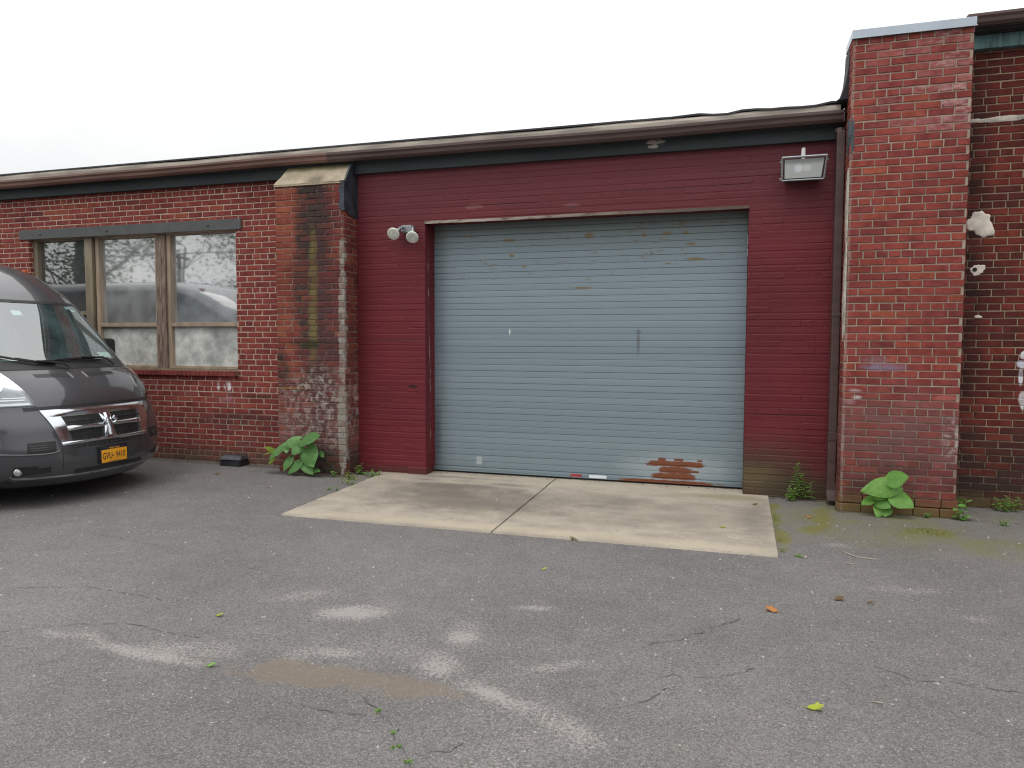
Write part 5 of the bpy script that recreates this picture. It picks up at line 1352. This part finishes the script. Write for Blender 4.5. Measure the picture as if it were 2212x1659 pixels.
# door mirrors
for s in (1, -1):
    mb = MB(); mb.box((-1.22, s*1.07-.09, 1.30), (-1.08, s*1.07+.06, 1.58), 0, .05)
    mb.tube([(-1.16, s*.90, 1.36), (-1.15, s*1.06, 1.37)], .05, 8)
    mi_ = vbuild(mb, 'door_mirror', M_BLACK)
    mb = MB(); mb.box((-1.226, s*1.07-.07, 1.33), (-1.219, s*1.07+.04, 1.55)); vbuild(mb, 'mirror_glass', M_CHROME, mi_)
# roof marker lamp
mb = MB(); c = vS(ty(.66, 2.33), 2.33, .0); mb.box((c.x-.05, c.y-.025, c.z-.004), (c.x+.03, c.y+.025, c.z+.022), 0, .008); vbuild(mb, 'marker_lamp', simple('red_amber_lens', (.45, .10, .04), .25, bump=0))

# ------------------------------------------------------------------ plants
def leaf_geo(mb, base, tip, width, droop=.25, fold=.22, hint=Vector((0, -.75, .65)), shape='heart', rnd=random, nu=8, nv=9):
    B, T = Vector(base), Vector(tip); ax = T-B; L = ax.length; ax.normalize()
    nr = hint-ax*hint.dot(ax)
    nr = nr.normalized() if nr.length > .05 else ax.orthogonal().normalized()
    sd = ax.cross(nr).normalized(); r = rnd.random(); id_ = {}; ph = rnd.uniform(0, 6)
    for j in range(nv+1):
        v = j/nv
        if shape == 'heart': w = float(np.interp(v, [0, .1, .22, .36, .55, .75, .9, 1], [.34, .76, .96, 1., .86, .55, .24, 0]))
        else: w = math.sin(PI*v**.8)**.8 if 0 < v < 1 else 0
        for i in range(-nu//2, nu//2+1):
            u = i/(nu/2)
            back = -.20*L*abs(u)**1.3*(1-v)**4 if shape == 'heart' else 0
            rip = .03*width*math.sin(9*v+ph+3*u)*abs(u)
            p = B+ax*(v*L+back)+sd*(u*w*width/2)+nr*(fold*abs(u)*w*width/2*.8-droop*L*(v-.35)**2*(1 if v > .35 else -.3)+rip)
            p += nr*(-.10*width*u*u*w)
            id_[i, j] = (mb.vert(p), u, v)
    for j in range(nv):
        for i in range(-nu//2, nu//2):
            a, b, c, d_ = id_[i, j], id_[i+1, j], id_[i+1, j+1], id_[i, j+1]
            mb.facei((a[0], b[0], c[0], d_[0]), 0, ((a[1]+b[1])/4+.5, (a[2]+c[2])/2, max(.01, r)))
def sapling(name, label, loc, stem, leaves, mat_, mats2=None):
    t = thing(name, label, 'plant', loc, 'broad-leaved saplings at the foot of the walls')
    mb = MB(); mb.tube(stem, [.010-.006*i/(len(stem)-1) for i in range(len(stem))], 7)
    for (b, tp, w) in leaves:
        b = Vector(b); k = min(range(len(stem)), key=lambda i: abs(Vector(stem[i]).z-(b.z-.06))); s0 = Vector(stem[k])
        m_ = (s0+b)/2+Vector((0, -.01, -.015)); mb.tube([s0, m_, b], [.0035, .003, .0025], 5)
    mb.build('stem', M_STEMR, t, smooth=True)
    for q, (b, tp, w) in enumerate(leaves):
        mb = MB(); rr_ = random.Random(q+len(leaves))
        leaf_geo(mb, b, tp, w, rr_.uniform(.05, .25), rr_.uniform(.05, .22), Vector((rr_.uniform(-.45, .45), -.8, rr_.uniform(.15, .9))), 'heart', rr_)
        mb.build('leaf', (mats2 or {}).get(q, mat_), t, smooth=True)
    return t
sapling('sapling', 'bushy sapling with broad heart-shaped leaves at the foot of the stained buttress', (-4.72, 7.22, 0),
        [(-4.721, 7.25, 0), (-4.735, 7.24, .12), (-4.744, 7.23, .244), (-4.752, 7.22, .36), (-4.756, 7.22, .441)],
        [((-4.728, 7.2, .409), (-4.445, 7.12, .493), .205), ((-4.764, 7.2, .416), (-4.956, 7.12, .342), .130), ((-4.976, 7.2, .339), (-5.135, 7.12, .186), .104), ((-4.754, 7.2, .354), (-4.82, 7.12, .251), .130),
         ((-4.668, 7.2, .322), (-4.519, 7.10, .129), .250), ((-4.885, 7.2, .2), (-4.941, 7.12, .053), .110), ((-4.757, 7.2, .161), (-4.88, 7.12, .029), .125), ((-5.117, 7.2, .274), (-5.174, 7.12, .328), .06),
         ((-5.13, 7.2, .259), (-5.19, 7.12, .245), .042), ((-4.707, 7.2, .137), (-4.556, 7.14, .043), .125), ((-4.581, 7.2, .077), (-4.455, 7.12, .085), .065), ((-4.934, 7.2, .328), (-4.891, 7.12, .269), .075), ((-4.508, 7.22, .281), (-4.429, 7.16, .239), .06), ((-5.10, 7.2, .19), (-5.15, 7.14, .12), .04)],
        M_LEAF, {7: M_YOUNG, 8: M_YOUNG, 13: M_YOUNG})
sapling('sapling', 'small sapling with bright heart-shaped leaves in front of the tall brick pier', (1.353, 7.12, 0),
        [(1.353, 7.15, 0), (1.352, 7.13, .08), (1.351, 7.12, .161), (1.352, 7.12, .23), (1.353, 7.12, .33)],
        [((1.336, 7.10, .338), (1.483, 7.03, .385), .19), ((1.393, 7.1, .286), (1.10, 7.0, .240), .19), ((1.377, 7.1, .201), (1.532, 7.02, .115), .20), ((1.257, 7.1, .148), (1.347, 7.02, .099), .13),
         ((1.219, 7.1, .159), (1.107, 7.02, .113), .085), ((1.286, 7.1, .213), (1.212, 7.04, .165), .11), ((1.275, 7.1, .093), (1.245, 7.02, .008), .11), ((1.328, 7.1, .086), (1.300, 7.04, .012), .11), ((1.372, 7.1, .145), (1.459, 7.05, .113), .056)],
        M_LEAF2)
def weed(name, label, base, h, nst, mat_, lw=.014, ll=.055, seed=0, spread=.03, lean=.15, cat='weed', n_leaf=16, rosette=False):
    rnd = random.Random(seed); bx, by, bz = base
    t = thing(name, label, cat, base); st = MB(); lf = MB()
    for k in range(nst):
        hh = h*rnd.uniform(.55, 1.0) if k else h
        o = Vector((bx+rnd.uniform(-spread, spread), by+rnd.uniform(-spread*.5, spread*.5), bz)); top = o+Vector((rnd.uniform(-lean, lean)*hh, -abs(rnd.uniform(0, lean))*hh, hh))
        mid_ = (o+top)/2+Vector((rnd.uniform(-.01, .01), rnd.uniform(-.01, .01), 0))
        st.tube([o, mid_, top], [.0035, .003, .0018], 5)
        for q in range(n_leaf):
            f = .15+.85*q/n_leaf if not rosette else .05+.95*rnd.random()
            p = o.lerp(mid_, f*2) if f < .5 else mid_.lerp(top, f*2-1)
            a = q*2.4+rnd.uniform(-.3, .3)
            l = ll*rnd.uniform(.7, 1.1)*(1.15-.45*f)
            dvec = Vector((math.cos(a), math.sin(a), rnd.uniform(.1, .75) if f > .8 else rnd.uniform(-.25, .35))).normalized()
            leaf_geo(lf, p, p+dvec*l, lw*rnd.uniform(.8, 1.2)*l/ll, .25, .2, Vector((0, -.3, 1)), 'lance', rnd, 2, 4)
    st.build('stem', M_STEM, t, smooth=True); lf.build('foliage', mat_, t, smooth=True)
    return t
weed('tall_weed', 'upright leafy weed at the foot of the maroon wall left of the downspout', (.60, 7.58, 0), .37, 1, M_WEED, .020, .075, 1, .0, .08, n_leaf=30)
o = weed('tall_weed', 'shorter leafy weed stems between the tall weed and the downspout', (.675, 7.58, 0), .27, 2, M_WEED, .018, .065, 2, .03, .2, n_leaf=22)
weed('weed', 'low leafy clump spreading around the base of the tall weed', (.575, 7.53, 0), .15, 4, M_WEED, .022, .050, 3, .05, .3, n_leaf=12)
weed('weed', 'thin dark weed beside the downspout foot', (.765, 7.58, 0), .20, 1, M_WEED, .012, .045, 4, .02, .3, n_leaf=14)
weed('weed', 'light green weed at the right corner of the tall pier', (1.93, 7.16, 0), .20, 2, M_LEAF2, .055, .075, 5, .02, .2, n_leaf=6)
weed('weed', 'small weed against the recessed wall just right of the pier corner', (2.06, 7.70, 0), .10, 3, M_WEED, .025, .05, 6, .04, .4, n_leaf=7)
weed('weed', 'leafy weed against the recessed wall at the right edge', (2.43, 7.66, 0), .16, 5, M_WEED, .026, .050, 7, .08, .4, n_leaf=10)
weed('weed', 'small feathery weed growing from a crack in front of the recessed wall', (2.23, 7.05, 0), .07, 4, M_WEED, .006, .035, 8, .03, .5, n_leaf=10)
weed('weed', 'tiny weed low on the pier footing right of the sapling', (1.68, 7.17, 0), .05, 3, M_WEED, .018, .03, 9, .03, .4, n_leaf=6)
weed('weed', 'small pale weed between sapling and buttress corner', (-4.36, 7.26, 0), .07, 2, M_LEAF2, .032, .05, 10, .015, .2, n_leaf=5)
weed('weed', 'dark dock weed in the corner between buttress and maroon wall', (-4.16, 7.50, 0), .14, 3, M_WEED, .036, .07, 11, .03, .3, n_leaf=6)
weed('weed', 'low weed patch at the back left corner of the concrete apron', (-3.96, 7.42, 0), .08, 5, M_WEED, .022, .05, 12, .08, .6, n_leaf=7)
weed('weed', 'yellowing weed at the apron edge below the buttress corner', (-4.08, 7.16, 0), .12, 4, M_YOUNG, .014, .05, 13, .05, .5, n_leaf=8)
weed('grass_tuft', 'long dry grass tuft along the left edge of the apron', (-3.98, 6.93, 0), .07, 7, M_YOUNG, .006, .07, 14, .10, .8, 'grass tuft', n_leaf=5)
weed('grass_tuft', 'small green grass tuft further down the left edge of the apron', (-3.98, 6.60, 0), .05, 5, M_WEED, .006, .055, 15, .06, .8, 'grass tuft', n_leaf=5)
weed('weed', 'tiny brown-green sprig on the front edge of the apron', (-1.18, 5.50, 0), .03, 3, M_FALLB, .012, .03, 16, .02, .5, n_leaf=5)
weed('weed', 'tiny green sprout off the front right corner of the apron', (.47, 5.55, 0), .02, 3, M_LEAF2, .012, .025, 17, .02, .6, n_leaf=5)
for k, (x, y) in enumerate(((-1.26, 2.53), (-1.20, 2.44), (-1.12, 2.36), (-1.40, 2.66))):
    weed('sprout', ['first tiny green sprout up the crack in the foreground asphalt', 'middle tiny sprout in the foreground crack', 'lowest tiny sprout in the foreground crack', 'topmost tiny sprout where the crack meets the brown silt'][k], (x, y, 0), .012, 3, M_LEAF2, .010, .014, 30+k, .012, .6, 'sprout', n_leaf=4)
# moss strip along the right side of the apron
mb = MB(); rnd = random.Random(9)
for i in range(420):
    t = rnd.random()**1.3; y = 5.62+1.3*t; x = .352+.012*t+abs(rnd.gauss(0, .022)); r = rnd.uniform(.003, .007)
    if math.sin(y*17)+.5*math.sin(y*41) < -.1: continue
    p = Vector((x, y, 0)); dvec = Vector((rnd.uniform(-1, 1), rnd.uniform(-1, 1), rnd.uniform(.4, 1.2))).normalized()*r*1.5
    leaf_geo(mb, p, p+dvec, r, .2, .2, Vector((0, 0, 1)), 'lance', rnd, 2, 2)
for i in range(260):
    a = rnd.uniform(0, 6.28); q = rnd.random()**.6; x = 1.58+.27*q*math.cos(a); y = 6.63+.13*q*math.sin(a); r = rnd.uniform(.004, .009)
    p = Vector((x, y, 0)); dvec = Vector((rnd.uniform(-1, 1), rnd.uniform(-1, 1), rnd.uniform(.4, 1.2))).normalized()*r*1.3
    leaf_geo(mb, p, p+dvec, r, .2, .2, Vector((0, 0, 1)), 'lance', rnd, 2, 2)
struct(tag(mb.build('moss', simple('moss_green', (.085, .125, .022), .95, var=.5, scale=30, bump=0)), 'green moss tufts along the apron edge and before the pier', 'moss'), 'stuff')

# ------------------------------------------------------------------ fallen leaves and twigs on the asphalt
def fallen(label, x, y, l, w, ang, mat_, seed, shape='lance', z=.003, lobes=0):
    rnd = random.Random(seed); mb = MB(); B = Vector((x-l/2*math.cos(ang), y-l/2*math.sin(ang), z+.004)); T = Vector((x+l/2*math.cos(ang), y+l/2*math.sin(ang), z+.012))
    leaf_geo(mb, B, T, w, -.35, .35, Vector((.1, -.2, 1)), shape, rnd, 6, 7)
    if lobes:
        for s in (-1, 1): leaf_geo(mb, Vector((x, y, z+.004)), Vector((x+.55*l*math.cos(ang+s*1.1), y+.55*l*math.sin(ang+s*1.1), z+.012)), w*.6, -.3, .3, Vector((0, 0, 1)), 'lance', rnd, 4, 5)
    mb.tube([B, B-Vector((.25*l*math.cos(ang), .25*l*math.sin(ang), -.004))], .0012, 5)
    tag(mb.build('fallen_leaf', mat_, None, smooth=True), label, 'leaf', 'fallen leaves on the yard')
fallen('bright yellow-green leaf alone on the asphalt below the black bait box', -2.74, 3.34, .050, .026, .1, M_FALLY, 1)
fallen('orange lobed leaf on the asphalt in front of the apron right corner', .236, 4.37, .075, .050, 2.6, M_FALLO, 2, lobes=1)
fallen('brown and yellow curled leaf just right of the orange leaf', .635, 4.68, .06, .035, .6, M_FALLB, 3, lobes=1)
fallen('small dark brown leaf furthest right of the orange leaf', .805, 4.67, .045, .020, 0., M_FALLB, 4)
fallen('big yellow-green torn leaf in the right foreground', .36, 3.23, .072, .034, .15, M_FALLY, 5, lobes=1)
fallen('green leaf at the end of the pale dust streak', -2.35, 2.80, .045, .028, .2, M_LEAF2, 6)
fallen('tiny yellow leaf in front of the apron centre', -1.206, 4.70, .035, .018, .8, M_FALLY, 7)
fallen('yellow leaf fragment lying on the right half of the apron', -.06, 6.20, .05, .025, .3, M_FALLY, 8, z=.015)
fallen('orange leaf on the mossy asphalt between apron and pier', .66, 6.83, .05, .025, .2, M_FALLO, 9)
fallen('brown leaf at the apron back right corner', .22, 7.17, .05, .03, .5, M_FALLB, 10, z=.015)
fallen('reddish brown leaf on the asphalt in front of the bait box', -5.72, 6.98, .06, .04, .7, M_FALLB, 11)
fallen('yellow leaf beside the bait box', -5.47, 7.30, .05, .03, .2, M_FALLY, 12)
fallen('brown leaf on the asphalt left of the apron corner', -4.68, 6.48, .05, .025, .0, M_FALLB, 13)
def twig(label, pts, r):
    mb = MB(); mb.tube([(x, y, .004+.004*(i % 2)) for i, (x, y) in enumerate(pts)], r, 5); tag(mb.build('twig', M_TWIG, None, smooth=True), label, 'twig')
twig('long curved dry twig in front of the pier', [(.79, 5.80), (.83, 5.72), (.88, 5.665), (.94, 5.645), (1.0, 5.64)], .0035)
twig('short dry twig below the long curved one', [(.775, 5.49), (.80, 5.475), (.835, 5.47)], .003)
twig('short pale twig on the asphalt in the right foreground', [(.60, 3.37), (.64, 3.36)], .0025)

# ------------------------------------------------------------------ trees, pole and wire across the road, seen mirrored in the window and the van
def tree(label, x, y, h, tr, crown, seed, nleaf, lsz, bare=False):
    rnd = random.Random(seed); t = thing('tree', label, 'tree', (x, y, 0), 'trees across the road')
    mb = MB(); trunk = [Vector((x, y, 0))]
    for i in range(1, 7): trunk.append(trunk[-1]+Vector((rnd.uniform(-.12, .12)*h/8, rnd.uniform(-.12, .12)*h/8, h*.6/6)))
    mb.tube(trunk, [tr*(1-.09*i) for i in range(7)], 10)
    ends = []
    for i in range(15):
        b = trunk[rnd.randint(2, 6)]; a = rnd.uniform(0, 6.28); l = h*rnd.uniform(.18, .38)
        m_ = b+Vector((math.cos(a)*l*.5, math.sin(a)*l*.5, l*.35)); e = m_+Vector((math.cos(a)*l*.4, math.sin(a)*l*.4, l*.4))
        mb.tube([b, m_, e], [tr*.20, tr*.10, tr*.03], 6); ends += [m_, e, e]
    mb.build('trunk', M_BARK, t, smooth=True)
    lf = MB()
    cl_ = [e+Vector((rnd.gauss(0, crown*.22), rnd.gauss(0, crown*.22), rnd.gauss(0, crown*.16))) for e in ends for _ in range(2)]
    for i in range(nleaf):
        c = rnd.choice(cl_); s = crown*.20
        p = c+Vector((rnd.gauss(0, s), rnd.gauss(0, s), rnd.gauss(0, s*.7)))
        a = Vector((rnd.gauss(0, 1), rnd.gauss(0, 1), rnd.gauss(0, 1))).normalized(); b = a.orthogonal().normalized()
        l = lsz*rnd.uniform(.6, 1.3); r_ = rnd.random()
        lf.face([p-a*l*.5, p+b*l*.32, p+a*l*.5, p-b*l*.32], 0, (.5, .5, max(.01, r_)))
    lf.build('crown', M_TREE, t)
tree('tall dense tree with a thick trunk across the road, mirrored in the left window pane', -27.5, -9.5, 12, .34, 3.6, 1, 9000, .17)
tree('rounded tree across the road, mirrored in the right window pane', -18.4, -9.6, 8.0, .15, 1.9, 2, 8000, .13)
tree('thin sparse tree across the road beside the utility pole', -21.6, -9.2, 9, .09, 2.2, 3, 120, .12)
tree('wide tree behind the photographer to the left', -9, -17, 11, .35, 5.0, 4, 3600, .30)
tree('tall tree behind the photographer to the right', 6.5, -18, 13, .4, 5.5, 5, 3800, .34)
tree('distant bushy tree far to the left across the road', -44, -14, 9, .4, 5.5, 6, 4200, .34)
PO = thing('utility_pole', 'short wooden utility pole with a crossarm under a sagging wire across the road', 'utility pole', (-21.95, -9.1, 0))
mb = MB(); mb.tube([(-21.95, -9.1, 0), (-21.95, -9.1, 5.1)], [.12, .09], 10); mb.box((-22.01, -9.7, 4.95), (-21.89, -8.5, 5.03)); mb.build('pole', M_BARK, PO)
mb = MB(); mb.tube([(-50+56.1*i/30, -9.2, 5.15-.22*math.sin(2*PI*i/30)**2) for i in range(31)], .025, 5); mb.build('wire', M_RUBBER, PO)
